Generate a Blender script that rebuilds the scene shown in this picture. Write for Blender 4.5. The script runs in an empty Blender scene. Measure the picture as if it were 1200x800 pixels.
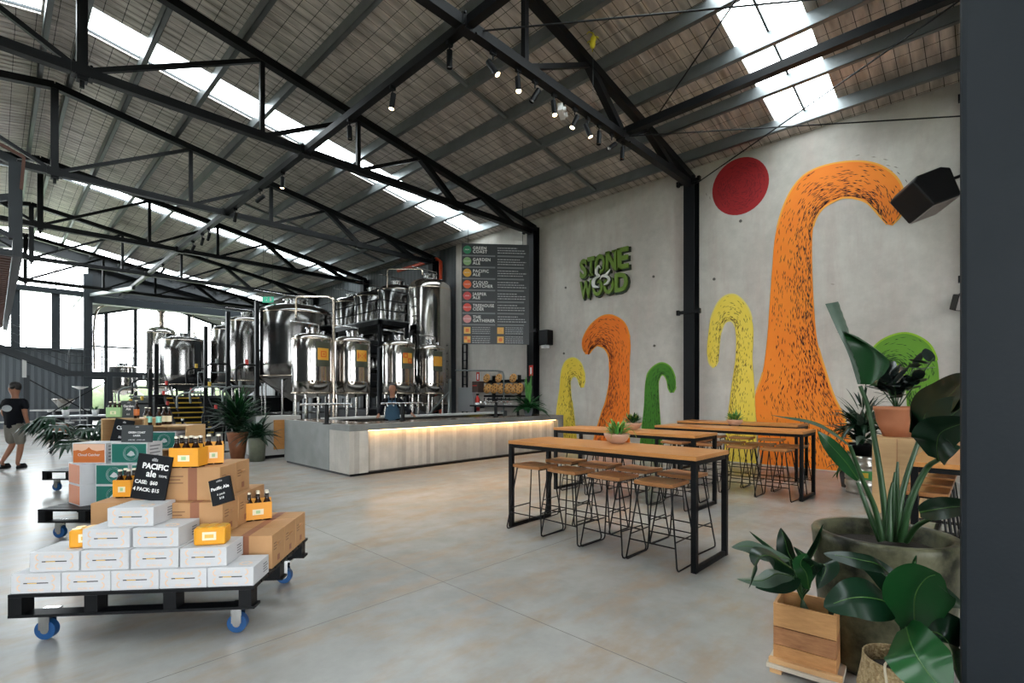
import bpy, math, random
from mathutils import Vector, Matrix, noise
random.seed(7)
PI = math.pi
sc = bpy.context.scene
C = sc.collection

# ------------------------------------------------------------------ camera
YAW = math.radians(46.19)
CAM_H = 1.62
FPX = 582.4
cd = bpy.data.cameras.new('camera'); cam = bpy.data.objects.new('camera', cd); C.objects.link(cam)
cam.location = (0, 0, CAM_H); cam.rotation_euler = (PI/2, 0, -YAW)
cd.sensor_width = 36; cd.lens = 36*FPX/1200; cd.shift_y = 62.8/1200; cd.clip_start = 0.05; cd.clip_end = 300
sc.camera = cam
# ------------------------------------------------------------------ world, exposure
w = bpy.data.worlds.new('world'); sc.world = w; w.use_nodes = True
bg = w.node_tree.nodes['Background']; bg.inputs[0].default_value = (0.93, 0.97, 1.0, 1); bg.inputs[1].default_value = 6.0
sc.view_settings.view_transform = 'Standard'; sc.view_settings.look = 'None'
sc.view_settings.gamma = 1; sc.view_settings.use_curve_mapping = False
sc.view_settings.exposure = 1.36
sc.cycles.max_bounces = 8; sc.cycles.diffuse_bounces = 4; sc.cycles.glossy_bounces = 4
sc.cycles.transparent_max_bounces = 12; sc.cycles.sample_clamp_indirect = 4; sc.cycles.sample_clamp_direct = 12
sc.cycles.caustics_reflective = False; sc.cycles.caustics_refractive = False

def portal(name, loc, rot, sx, sy):
    l = bpy.data.lights.new(name, 'AREA'); l.shape = 'RECTANGLE'; l.size = sx; l.size_y = sy; l.cycles.is_portal = True
    o = bpy.data.objects.new(name, l); C.objects.link(o); o.location = loc; o.rotation_euler = rot
# daylight from the sky enters through the open doors of the long side and of the end behind the standpoint
portal('daylight_side_doors', (-10.25, 25, 3.0), (0, -PI/2, 0), 6.0, 18)
portal('daylight_rear_doors', (1, -9.9, 3.0), (PI/2, 0, 0), 22, 6.0)
portal('daylight_end_windows', (-1.0, 33.8, 6.0), (-PI/2, 0, 0), 9, 4.5)
portal('daylight_annex_windows', (7.8, 41.8, 4.2), (-PI/2, 0, 0), 8.5, 7)

# ------------------------------------------------------------------ helpers
cy, sy = math.cos(YAW), math.sin(YAW)
def rf(r, f, z=0.0):
    'a place given by metres to the side and metres ahead of the standpoint'
    return Vector((r*cy + f*sy, -r*sy + f*cy, z))
def at(px, py, f):
    r = (px-600)/FPX*f
    return rf(r, f, CAM_H + (462.8-py)*f/FPX)
def on_wall(px, py, X=12.35):
    t = (px-600)/FPX; f = X/(t*cy+sy)
    return f*(cy-t*sy), CAM_H + (462.8-py)*f/FPX      # (Y, Z)

class MB:
    def __init__(s): s.v = []; s.f = []; s.sm = []
    def add(s, vs, fs, smooth=False):
        n = len(s.v); s.v += [tuple(v) for v in vs]
        for f in fs: s.f.append(tuple(i+n for i in f)); s.sm.append(smooth)
        return s
    def box(s, c, d, rot=None):
        hx, hy, hz = d[0]/2, d[1]/2, d[2]/2
        vs = [Vector((x, y, z)) for z in (-hz, hz) for y in (-hy, hy) for x in (-hx, hx)]
        if rot is not None: vs = [rot @ v for v in vs]
        c = Vector(c)
        return s.add([v+c for v in vs], [(0,2,3,1),(4,5,7,6),(0,1,5,4),(2,6,7,3),(0,4,6,2),(1,3,7,5)])
    def span(s, a, b):
        return s.box([(a[i]+b[i])/2 for i in range(3)], [abs(b[i]-a[i]) for i in range(3)])
    def bar(s, a, b, wd, ht, up=(0,0,1)):
        a, b = Vector(a), Vector(b); d = (b-a); L = d.length; x = d.normalized()
        u = Vector(up)
        if abs(x.dot(u)) > .98: u = Vector((1,0,0))
        y = u.cross(x).normalized(); z = x.cross(y)
        return s.box((a+b)/2, (L, wd, ht), Matrix((x, y, z)).transposed())
    def tube(s, pts, r, seg=8, closed=False, cap=True):
        pts = [Vector(p) for p in pts]; n = len(pts); R = r if isinstance(r, (list, tuple)) else [r]*n
        vs = []; prev = None
        for i, p in enumerate(pts):
            if closed: t = (pts[(i+1) % n]-pts[i-1]).normalized()
            else: t = (pts[min(i+1, n-1)]-pts[max(i-1, 0)]).normalized()
            if prev is None:
                u = Vector((0,0,1)) if abs(t.z) < .9 else Vector((1,0,0)); u = (u-t*u.dot(t)).normalized()
            else: u = (prev-t*prev.dot(t)).normalized()
            prev = u; q = t.cross(u)
            for k in range(seg):
                a = 2*PI*k/seg; vs.append(p+(u*math.cos(a)+q*math.sin(a))*R[i])
        fs = []
        for i in range(n if closed else n-1):
            j = (i+1) % n
            for k in range(seg):
                k2 = (k+1) % seg; fs.append((i*seg+k, i*seg+k2, j*seg+k2, j*seg+k))
        s.add(vs, fs, True)
        if cap and not closed:
            s.add(vs[:seg], [tuple(range(seg))[::-1]]); s.add(vs[-seg:], [tuple(range(seg))])
        return s
    def lathe(s, prof, seg=24, c=(0,0,0), smooth=True, a0=0, a1=2*PI):
        full = abs(a1-a0-2*PI) < 1e-6; m = seg if full else seg+1
        vs = []
        for (r, z) in prof:
            for k in range(m):
                a = a0+(a1-a0)*k/seg; vs.append((c[0]+r*math.cos(a), c[1]+r*math.sin(a), c[2]+z))
        fs = []
        for i in range(len(prof)-1):
            for k in range(seg):
                k2 = (k+1) % m if full else k+1
                fs.append((i*m+k, i*m+k2, (i+1)*m+k2, (i+1)*m+k))
        return s.add(vs, fs, smooth)
    def cyl(s, c, r, h, seg=16, axis='z', smooth=True):
        rot = {'z': Matrix.Identity(3), 'x': Matrix.Rotation(PI/2, 3, 'Y'), 'y': Matrix.Rotation(PI/2, 3, 'X')}[axis]
        vs = []
        for z in (-h/2, h/2):
            for k in range(seg):
                a = 2*PI*k/seg; vs.append(rot @ Vector((r*math.cos(a), r*math.sin(a), z)) + Vector(c))
        s.add(vs, [(k, (k+1) % seg, seg+(k+1) % seg, seg+k) for k in range(seg)], smooth)
        s.add(vs[:seg], [tuple(range(seg))[::-1]]); s.add(vs[seg:], [tuple(range(seg))])
        return s
    def build(s, name, m=None, parent=None, bev=0, loc=None, smooth_all=False):
        me = bpy.data.meshes.new(name); me.from_pydata(s.v, [], s.f); me.update()
        for p, q in zip(me.polygons, s.sm): p.use_smooth = q or smooth_all
        o = bpy.data.objects.new(name, me); C.objects.link(o)
        if m: me.materials.append(m)
        if parent: o.parent = parent
        if loc is not None: o.location = loc
        if bev:
            b = o.modifiers.new('edge', 'BEVEL'); b.width = bev; b.segments = 2; b.limit_method = 'ANGLE'
        return o

def tag(o, label=None, cat=None, group=None, kind=None):
    if label: o['label'] = label
    if cat: o['category'] = cat
    if group: o['group'] = group
    if kind: o['kind'] = kind
    return o
def empty(name, loc=(0,0,0), rz=0, label=None, cat=None, group=None, kind=None):
    o = bpy.data.objects.new(name, None); C.objects.link(o); o.location = loc; o.rotation_euler = (0,0,rz)
    o.empty_display_size = .1
    return tag(o, label, cat, group, kind)
def kids(o): return [x for x in C.objects if x.parent == o]
_tree = {}
def copy_tree(o, loc=None, rz=None, label=None, group=None):
    if o.name not in _tree: _tree[o.name] = [(c, kids(c)) for c in kids(o)]
    r = o.copy(); C.objects.link(r)
    if loc is not None: r.location = loc
    if rz is not None: r.rotation_euler = (0,0,rz)
    if label: r['label'] = label
    if group: r['group'] = group
    for c, gs in _tree[o.name]:
        d = c.copy(); C.objects.link(d); d.parent = r
        for g in gs:
            e = g.copy(); C.objects.link(e); e.parent = d
    return r

def smoothpath(pts, n=6):
    pts = [Vector(p) for p in pts]; out = []
    P = [pts[0]*2-pts[1]]+pts+[pts[-1]*2-pts[-2]]
    for i in range(1, len(P)-2):
        for k in range(n):
            t = k/n; a, b, c, d = P[i-1], P[i], P[i+1], P[i+2]
            out.append(0.5*((2*b)+(c-a)*t+(2*a-5*b+4*c-d)*t*t+(3*b-a-3*c+d)*t*t*t))
    out.append(pts[-1]); return out

# ------------------------------------------------------------------ materials
def M(name, col, rough=.5, metal=0, var=None, bump=None, coat=0, spec=None, stretch=(1,1,1), coord='Object', emit=None, strength=0, alpha=None):
    '''var = (scale, second colour, sharpness) mixes the colour by noise, bump = (scale, strength)'''
    m = bpy.data.materials.new(name); m.use_nodes = True; nt = m.node_tree; b = nt.nodes['Principled BSDF']
    b.inputs['Base Color'].default_value = (*col, 1); b.inputs['Roughness'].default_value = rough; b.inputs['Metallic'].default_value = metal
    if coat: b.inputs['Coat Weight'].default_value = coat
    if spec is not None: b.inputs['Specular IOR Level'].default_value = spec
    if emit: b.inputs['Emission Color'].default_value = (*emit, 1); b.inputs['Emission Strength'].default_value = strength
    if var or bump:
        tc = nt.nodes.new('ShaderNodeTexCoord'); mp = nt.nodes.new('ShaderNodeMapping'); mp.inputs['Scale'].default_value = stretch
        nt.links.new(tc.outputs[coord], mp.inputs[0])
    if var:
        n = nt.nodes.new('ShaderNodeTexNoise'); n.inputs['Scale'].default_value = var[0]; n.inputs['Detail'].default_value = 6; n.inputs['Roughness'].default_value = .62
        nt.links.new(mp.outputs[0], n.inputs['Vector'])
        r = nt.nodes.new('ShaderNodeValToRGB'); k = var[2] if len(var) > 2 else .25
        r.color_ramp.elements[0].position = .5-k; r.color_ramp.elements[1].position = .5+k
        r.color_ramp.elements[0].color = (*col, 1); r.color_ramp.elements[1].color = (*var[1], 1)
        nt.links.new(n.outputs[0], r.inputs[0]); nt.links.new(r.outputs[0], b.inputs['Base Color'])
    if bump:
        n2 = nt.nodes.new('ShaderNodeTexNoise'); n2.inputs['Scale'].default_value = bump[0]; n2.inputs['Detail'].default_value = 4
        nt.links.new(mp.outputs[0], n2.inputs['Vector'])
        bp = nt.nodes.new('ShaderNodeBump'); bp.inputs['Strength'].default_value = bump[1]; bp.inputs['Distance'].default_value = .02
        nt.links.new(n2.outputs[0], bp.inputs['Height']); nt.links.new(bp.outputs[0], b.inputs['Normal'])
    return m

black = M('black_steel', (.003,.0035,.0045), .45, .0, spec=.22)
blue_steel = M('dark_paint_steel', (.02,.025,.03), .45, spec=.35)
truss_mat = M('truss_paint', (.003,.0035,.0045), .45, spec=.22)
galv = M('galvanised', (.20,.215,.215), .42, .6, var=(3, (.13,.145,.145)))
purlin_mat = M('purlin_zinc', (.22,.235,.24), .4, .7, var=(2, (.15,.165,.17)))
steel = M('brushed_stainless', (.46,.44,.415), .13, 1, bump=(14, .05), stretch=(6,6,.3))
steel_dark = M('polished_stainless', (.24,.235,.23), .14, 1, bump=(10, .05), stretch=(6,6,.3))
steel_warm = M('stainless_warm', (.52,.44,.36), .18, 1)
chrome = M('chrome', (.55,.55,.55), .15, 1)
wood_top = M('oiled_timber', (.42,.17,.045), .34, 0, var=(5, (.58,.26,.08)), stretch=(7,.8,7))
wood_seat = M('stool_timber', (.26,.105,.035), .36, 0, var=(6, (.38,.17,.06)), stretch=(8,1,8))
ply = M('plywood', (.46,.28,.13), .5, 0, var=(3, (.55,.36,.18)), stretch=(1,1,7))
crate_wood = M('crate_timber', (.50,.27,.11), .6, 0, var=(4, (.66,.40,.19), .3), stretch=(2,2,9))
crate_dark = M('crate_timber_dark', (.30,.14,.06), .6, 0, var=(5, (.50,.27,.12), .3), stretch=(2,2,9))
kraft = M('kraft_card', (.42,.22,.095), .75, 0, var=(6, (.46,.26,.12)))
tape = M('carton_band', (.26,.10,.05), .6)
white_card = M('white_card', (.50,.505,.52), .55, 0, var=(5, (.56,.565,.58)))
orange_ink = M('orange_print', (.80,.42,.16), .6)
gold_ink = M('gold_print', (.75,.45,.08), .5)
dark_ink = M('dark_print', (.03,.025,.02), .6)
yellow_card = M('yellow_card', (.78,.33,.02), .45)
yellow_can = M('yellow_wrap', (.72,.32,.015), .35)
cream = M('cream_label', (.80,.72,.50), .5)
amber = M('amber_glass', (.02,.007,.003), .1, 0, spec=.5)
gold_cap = M('cap', (.75,.68,.55), .3, .5)
chalk_black = M('chalkboard_black', (.005,.006,.008), .6, spec=.25)
chalk_grey = M('chalkboard_grey', (.045,.05,.052), .6)
chalk = M('chalk_white', (.80,.80,.78), .7)
teal = M('teal_print', (.008,.13,.10), .5)
orange_print = M('carton_orange', (.52,.14,.03), .5)
pale_green = M('pale_green_card', (.36,.55,.27), .5)
blue_wheel = M('blue_rubber', (.008,.06,.18), .35)
soil = M('soil', (.02,.014,.01), .9, bump=(40, .6))
terracotta = M('terracotta', (.36,.13,.06), .7, 0, var=(4, (.44,.17,.08)))
corten = M('rusted_pot', (.22,.075,.03), .7, 0, var=(6, (.30,.11,.045)))
green_glaze = M('green_glazed_pot', (.09,.10,.07), .35, 0, var=(5, (.16,.17,.12)))
big_pot_mat = M('mossy_concrete', (.011,.012,.007), .36, 0, var=(5, (.13,.125,.075), .14), bump=(9, .1), spec=.18)
basket_mat = M('woven_seagrass', (.30,.20,.09), .8, 0, var=(60, (.50,.37,.20), .1), bump=(70, .9))
leaf_dark = M('leaf_dark', (.003,.016,.007), .3, 0, var=(5, (.006,.028,.012)), spec=.3)
leaf_mid = M('leaf_mid', (.006,.045,.010), .33, 0, var=(5, (.011,.07,.018)), spec=.3)
leaf_bright = M('leaf_bright', (.035,.17,.02), .4, 0, var=(6, (.07,.24,.04)))
leaf_yellow = M('leaf_yellow_green', (.20,.27,.04), .45)
leaf_pale = M('leaf_underside', (.065,.105,.075), .45, 0, var=(5, (.10,.14,.105)))
leaf_black = M('rubber_leaf', (.008,.014,.013), .3)
stem_green = M('stem_green', (.02,.06,.018), .4)
midrib_mat = M('midrib', (.05,.13,.02), .4)
skin = M('skin', (.30,.14,.085), .5, spec=.3)
hair_mat = M('dark_hair', (.012,.009,.008), .6)
shirt_black = M('black_cotton', (.006,.0065,.009), .9, spec=.1)
shorts_grey = M('khaki_cotton', (.15,.14,.12), .85)
apron_blue = M('denim_apron', (.02,.06,.10), .8)
speaker_black = M('speaker_black', (.004,.004,.005), .5, spec=.3)
grille_mat = M('speaker_grille', (.30,.27,.26), .6)
red_mat = M('red_plastic', (.55,.03,.02), .4)
white_mat = M('white_plastic', (.75,.75,.75), .4)
white_paint = M('white_paint', (.50,.50,.49), .5)
grey_clad = M('grey_cladding', (.07,.08,.09), .6)
dark_clad = M('dark_cladding', (.012,.014,.017), .6)
yellow_nose = M('yellow_nosing', (.65,.42,.04), .5)
bulb = M('lit_bulb', (1,.8,.5), .5, emit=(1,.72,.38), strength=18)
warm_led = M('warm_led', (1,.75,.45), .5, emit=(1,.60,.27), strength=8)
exit_green = M('exit_sign_face', (.02,.35,.2), .5, emit=(.2,.9,.6), strength=.12)

def nodes(m): return m.node_tree, m.node_tree.nodes['Principled BSDF']
def concrete(name, a, b, c, scale=.55, rough=.7, streak=True):
    m = bpy.data.materials.new(name); m.use_nodes = True; nt, p = nodes(m); L = nt.links.new
    tc = nt.nodes.new('ShaderNodeTexCoord')
    def nz(s, d, st=(1,1,1), ds=0):
        mp = nt.nodes.new('ShaderNodeMapping'); mp.inputs['Scale'].default_value = st; L(tc.outputs['Object'], mp.inputs[0])
        n = nt.nodes.new('ShaderNodeTexNoise'); n.inputs['Scale'].default_value = s; n.inputs['Detail'].default_value = d; n.inputs['Roughness'].default_value = .65
        n.inputs['Distortion'].default_value = ds
        L(mp.outputs[0], n.inputs['Vector']); return n
    n1 = nz(scale, 8, ds=.15); n2 = nz(5, 6); n3 = nz(1.2, 5, (1, 2.2, .35))
    r = nt.nodes.new('ShaderNodeValToRGB'); r.color_ramp.interpolation = 'EASE'; r.color_ramp.elements[0].position = .25; r.color_ramp.elements[1].position = .75
    r.color_ramp.elements[0].color = (*a, 1); r.color_ramp.elements[1].color = (*b, 1); L(n1.outputs[0], r.inputs[0])
    x = nt.nodes.new('ShaderNodeMix'); x.data_type = 'RGBA'; x.blend_type = 'MIX'
    rr = nt.nodes.new('ShaderNodeMapRange'); rr.inputs[1].default_value = .42; rr.inputs[2].default_value = .72; rr.inputs[4].default_value = .7; rr.interpolation_type = 'SMOOTHSTEP'; L(n3.outputs[0], rr.inputs[0])
    L(rr.outputs[0], x.inputs[0]); L(r.outputs[0], x.inputs[6]); x.inputs[7].default_value = (*c, 1)
    y = nt.nodes.new('ShaderNodeMix'); y.data_type = 'RGBA'; y.blend_type = 'MULTIPLY'; y.inputs[0].default_value = .35
    g = nt.nodes.new('ShaderNodeValToRGB'); g.color_ramp.elements[0].position = .25; g.color_ramp.elements[0].color = (.6,.6,.6,1); g.color_ramp.elements[1].position = .7
    L(n2.outputs[0], g.inputs[0]); L(x.outputs[2], y.inputs[6]); L(g.outputs[0], y.inputs[7]); L(y.outputs[2], p.inputs['Base Color'])
    p.inputs['Roughness'].default_value = rough
    bp = nt.nodes.new('ShaderNodeBump'); bp.inputs['Strength'].default_value = .12; bp.inputs['Distance'].default_value = .01
    L(n2.outputs[0], bp.inputs['Height']); L(bp.outputs[0], p.inputs['Normal'])
    return m
wall_conc = concrete('tilt_up_concrete', (.42,.39,.35), (.60,.57,.52), (.47,.40,.36), .5, .8)
bar_conc = concrete('bar_concrete', (.13,.14,.135), (.22,.23,.22), (.18,.185,.175), 1.3, .5)

# polished floor: grey with warm stains, saw-cut joints, semi gloss
def floor_material():
    m = concrete('polished_concrete', (.27,.265,.255), (.43,.42,.405), (.36,.265,.19), .42, .3)
    nt, p = nodes(m); L = nt.links.new
    tc = nt.nodes.new('ShaderNodeTexCoord')
    n = nt.nodes.new('ShaderNodeTexNoise'); n.inputs['Scale'].default_value = 1.1; n.inputs['Detail'].default_value = 7; L(tc.outputs['Object'], n.inputs['Vector'])
    mr = nt.nodes.new('ShaderNodeMapRange'); mr.inputs[1].default_value = .3; mr.inputs[2].default_value = .7; mr.inputs[3].default_value = .22; mr.inputs[4].default_value = .33
    p.inputs['Roughness'].default_value = .27; p.inputs['Specular IOR Level'].default_value = .38
    for x in list(p.inputs['Normal'].links): nt.links.remove(x)
    # joints
    sp = nt.nodes.new('ShaderNodeSeparateXYZ'); L(tc.outputs['Object'], sp.inputs[0])
    outs = []
    for ax, per, off in (('X', 5.0, 2.3), ('Y', 5.32, 1.9)):
        a = nt.nodes.new('ShaderNodeMath'); a.operation = 'ADD'; a.inputs[1].default_value = off; L(sp.outputs[ax], a.inputs[0])
        b = nt.nodes.new('ShaderNodeMath'); b.operation = 'PINGPONG'; b.inputs[1].default_value = per/2; L(a.outputs[0], b.inputs[0])
        c = nt.nodes.new('ShaderNodeMath'); c.operation = 'LESS_THAN'; c.inputs[1].default_value = .003; L(b.outputs[0], c.inputs[0]); outs.append(c)
    mx = nt.nodes.new('ShaderNodeMath'); mx.operation = 'MAXIMUM'; L(outs[0].outputs[0], mx.inputs[0]); L(outs[1].outputs[0], mx.inputs[1])
    src = p.inputs['Base Color'].links[0].from_socket
    x = nt.nodes.new('ShaderNodeMix'); x.data_type = 'RGBA'; L(mx.outputs[0], x.inputs[0]); L(src, x.inputs[6]); x.inputs[7].default_value = (.16,.15,.14,1)
    L(x.outputs[2], p.inputs['Base Color'])
    return m
floor_mat = floor_material()

# roof lining: foil faced blanket over a wire safety mesh, ribs of the sheeting running down the slope
def roof_material():
    m = bpy.data.materials.new('roof_lining'); m.use_nodes = True; nt, p = nodes(m); L = nt.links.new
    tc = nt.nodes.new('ShaderNodeTexCoord'); sp = nt.nodes.new('ShaderNodeSeparateXYZ'); L(tc.outputs['Object'], sp.inputs[0])
    outs = []
    for ax, per, wd in (('X', .30, .009), ('Y', .2, .009)):
        b = nt.nodes.new('ShaderNodeMath'); b.operation = 'PINGPONG'; b.inputs[1].default_value = per/2; L(sp.outputs[ax], b.inputs[0])
        c = nt.nodes.new('ShaderNodeMath'); c.operation = 'LESS_THAN'; c.inputs[1].default_value = wd/2+.001; L(b.outputs[0], c.inputs[0]); outs.append(c)
    mx = nt.nodes.new('ShaderNodeMath'); mx.operation = 'MAXIMUM'; L(outs[0].outputs[0], mx.inputs[0]); L(outs[1].outputs[0], mx.inputs[1])
    n = nt.nodes.new('ShaderNodeTexNoise'); n.inputs['Scale'].default_value = 2.2; n.inputs['Detail'].default_value = 6
    mp = nt.nodes.new('ShaderNodeMapping'); mp.inputs['Scale'].default_value = (.6,3,1); L(tc.outputs['Object'], mp.inputs[0]); L(mp.outputs[0], n.inputs['Vector'])
    r = nt.nodes.new('ShaderNodeValToRGB'); r.color_ramp.elements[0].position = .3; r.color_ramp.elements[1].position = .7
    r.color_ramp.elements[0].color = (.34,.305,.27,1); r.color_ramp.elements[1].color = (.74,.68,.62,1); L(n.outputs[0], r.inputs[0])
    x = nt.nodes.new('ShaderNodeMix'); x.data_type = 'RGBA'; L(mx.outputs[0], x.inputs[0]); L(r.outputs[0], x.inputs[6]); x.inputs[7].default_value = (.03,.028,.026,1)
    L(x.outputs[2], p.inputs['Base Color']); p.inputs['Roughness'].default_value = .5; p.inputs['Metallic'].default_value = .45
    s = nt.nodes.new('ShaderNodeMath'); s.operation = 'SINE'; k = nt.nodes.new('ShaderNodeMath'); k.operation = 'MULTIPLY'; k.inputs[1].default_value = 2*PI/.2
    L(sp.outputs['Y'], k.inputs[0]); L(k.outputs[0], s.inputs[0])
    ad = nt.nodes.new('ShaderNodeMath'); ad.operation = 'MULTIPLY_ADD'; L(n.outputs[0], ad.inputs[0]); ad.inputs[1].default_value = 2.5; L(s.outputs[0], ad.inputs[2])
    bp = nt.nodes.new('ShaderNodeBump'); bp.inputs['Strength'].default_value = .5; bp.inputs['Distance'].default_value = .02; L(ad.outputs[0], bp.inputs['Height']); L(bp.outputs[0], p.inputs['Normal'])
    return m
roof_mat = roof_material()

def pane_material(name, tint, k):
    m = bpy.data.materials.new(name); m.use_nodes = True; nt = m.node_tree; nt.nodes.remove(nt.nodes['Principled BSDF'])
    o = nt.nodes['Material Output']; t = nt.nodes.new('ShaderNodeBsdfTransparent'); t.inputs[0].default_value = (*tint, 1)
    g = nt.nodes.new('ShaderNodeBsdfGlossy'); g.inputs['Roughness'].default_value = .05
    x = nt.nodes.new('ShaderNodeMixShader'); x.inputs[0].default_value = k
    nt.links.new(t.outputs[0], x.inputs[1]); nt.links.new(g.outputs[0], x.inputs[2]); nt.links.new(x.outputs[0], o.inputs[0])
    return m
glass = pane_material('window_glass', (.96,.98,.98), .05)
polycarb = pane_material('skylight_sheet', (.94,.97,.97), .03)

def corrugated(name, col, axis, per=.2, rough=.55):
    m = M(name, col, rough); nt, p = nodes(m); L = nt.links.new
    tc = nt.nodes.new('ShaderNodeTexCoord'); sp = nt.nodes.new('ShaderNodeSeparateXYZ'); L(tc.outputs['Object'], sp.inputs[0])
    b = nt.nodes.new('ShaderNodeMath'); b.operation = 'PINGPONG'; b.inputs[1].default_value = per/2; L(sp.outputs[axis], b.inputs[0])
    bp = nt.nodes.new('ShaderNodeBump'); bp.inputs['Strength'].default_value = .8; bp.inputs['Distance'].default_value = .15; L(b.outputs[0], bp.inputs['Height']); L(bp.outputs[0], p.inputs['Normal'])
    return m
clad_x = corrugated('end_wall_cladding', (.065,.075,.085), 'X', .25)
clad_y = corrugated('side_wall_cladding', (.05,.058,.063), 'Y', .25)

# board-marked concrete for the bar front: vertical boards of slightly different tone
def board_marked():
    m = concrete('board_marked_concrete', (.44,.41,.36), (.55,.52,.47), (.38,.36,.32), 1.5, .7); nt, p = nodes(m); L = nt.links.new
    tc = nt.nodes.new('ShaderNodeTexCoord'); sp = nt.nodes.new('ShaderNodeSeparateXYZ'); L(tc.outputs['Object'], sp.inputs[0])
    k = nt.nodes.new('ShaderNodeMath'); k.operation = 'DIVIDE'; k.inputs[1].default_value = .11; L(sp.outputs['X'], k.inputs[0])
    fl = nt.nodes.new('ShaderNodeMath'); fl.operation = 'FLOOR'; L(k.outputs[0], fl.inputs[0])
    wn = nt.nodes.new('ShaderNodeTexWhiteNoise'); wn.noise_dimensions = '1D'; L(fl.outputs[0], wn.inputs['W'])
    r = nt.nodes.new('ShaderNodeMapRange'); r.inputs[3].default_value = .72; r.inputs[4].default_value = 1.08; L(wn.outputs['Value'], r.inputs[0])
    src = p.inputs['Base Color'].links[0].from_socket
    x = nt.nodes.new('ShaderNodeMix'); x.data_type = 'RGBA'; x.blend_type = 'MULTIPLY'; x.inputs[0].default_value = 1
    L(src, x.inputs[6]); L(r.outputs[0], x.inputs[7]); L(x.outputs[2], p.inputs['Base Color'])
    return m
board_mat = board_marked()

# ------------------------------------------------------------------ lettering
def lettering(name, s, size, m, parent, mat4, extrude=.002, bold=0, align='CENTER', xs=1, label=None, spacing=1.0):
    cu = bpy.data.curves.new(name, 'FONT'); cu.body = s; cu.size = size; cu.extrude = extrude; cu.offset = bold
    cu.align_x = align; cu.align_y = 'CENTER'; cu.resolution_u = 3; cu.space_line = .85; cu.space_character = spacing
    t = bpy.data.objects.new(name, cu); C.objects.link(t)
    dg = bpy.context.evaluated_depsgraph_get(); me = bpy.data.meshes.new_from_object(t.evaluated_get(dg))
    bpy.data.objects.remove(t); bpy.data.curves.remove(cu)
    me.materials.clear(); me.materials.append(m)
    me.transform(mat4 @ Matrix.Diagonal((xs,1,1,1)))
    o = bpy.data.objects.new(name, me); C.objects.link(o)
    if parent: o.parent = parent
    if label: o['label'] = label
    return o
def frame4(origin, x, y):
    x = Vector(x).normalized(); y = Vector(y).normalized(); z = x.cross(y)
    m = Matrix((x, y, z)).transposed().to_4x4(); m.translation = Vector(origin); return m
# ================================================================== THE BUILDING
WX = 12.35                      # face of the concrete wall
Y1, BAY = 10.738, 5.32
TR = [Y1+BAY*k for k in range(-2, 5)]       # truss lines
RIDGE = 1.0
def zt(X): return 9.06-.169*abs(X-RIDGE)    # top chord
CH_Z = 6.92                                  # bottom chord
def tagstruct(o, label=None): o['kind'] = 'structure'; (label and tag(o, label)); return o

tagstruct(MB().span((-10.5,-10,-.2), (12.7,42,0)).build('floor', floor_mat), 'polished grey concrete floor with warm brown stains')
tagstruct(MB().span((-60,-60,-.5), (80,110,-.25)).build('ground', M('outside_ground', (.22,.24,.18), .9, var=(.2,(.16,.22,.10)))), 'ground outside the building')
# concrete wall panels between the columns
cols_y = [TR[0], TR[1], TR[2], TR[3]]
ws = MB().span((WX, -10, 0), (WX+.2, TR[2]+4.1, 7.55)); tagstruct(ws.build('wall_right', wall_conc), 'grey tilt-up concrete wall carrying the mural')
wj = MB()
for y in (TR[1], TR[2]): wj.span((WX-.004, y-.012, 0), (WX+.01, y+.012, 7.2))
tagstruct(wj.build('trim_1', black), 'dark joints between concrete wall panels')
tagstruct(MB().span((WX, TR[2]+4.1, 0), (WX+.2, 34, 7.5)).build('wall_brewery', clad_y), 'dark grey ribbed cladding behind the tanks')
# little lifting sockets left in the panels
sk = MB()
for (px, py) in ((663,337),(766,324),(661,414),(767,405),(868,259),(837,327),(985,0)):
    if py == 0: continue
    y, z = on_wall(px, py); sk.cyl((WX-.006, y, z), .035, .02, 12, 'x')
tagstruct(sk.build('trim_2', M('socket', (.10,.09,.08), .7)), 'round lifting sockets cast into the concrete wall')

# roof sheets with openings for the skylight strips
SKY = [(2.18, 3.32), (12.75, 13.72), (22.3, 23.5), (32.0, 33.2)]
OFF = .26
def zr(X): return zt(X)+OFF
rm = MB(); ys = [-10]+[v for p in SKY for v in p]+[34.2]
spans = [(ys[i], ys[i+1]) for i in range(0, len(ys), 2)]
def slope(mb, x0, x1, y0, y1, dz=0, th=.04):
    vs = [(x, y, zr(x)+dz+t) for t in (0, th) for (x, y) in ((x0,y0),(x1,y0),(x1,y1),(x0,y1))]
    mb.add(vs, [(0,1,2,3),(7,6,5,4),(0,4,5,1),(1,5,6,2),(2,6,7,3),(3,7,4,0)])
for (a, b) in spans: slope(rm, RIDGE, WX+.3, a, b); slope(rm, -10.6, RIDGE, a, b)
for (a, b) in SKY: slope(rm, 12.0, WX+.3, a, b); slope(rm, RIDGE-.35, RIDGE+.35, a, b)
tagstruct(rm.build('ceiling', roof_mat), 'underside of the pitched roof, foil lining held by wire mesh')
k = 0
for (a, b) in SKY:
    for (x0, x1) in ((RIDGE+.35, 12.0), (-10.2, RIDGE-.35)):
        k += 1; p = MB(); slope(p, x0, x1, a, b, .03, .01); tagstruct(p.build('window_%d' % k, polycarb), 'translucent skylight strip in the roof slope')
        g = MB()
        ym = (a+b)/2 if a < 5 else b-.13
        g.bar((x0, ym, zr(x0)-.01), (x1, ym, zr(x1)-.01), .035, .05)
        tagstruct(g.build('trim_%d' % (k+2), blue_steel), 'bar along the middle of the skylight strip')
# wedge above the concrete wall, and the gable cladding at the open rear end

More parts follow.
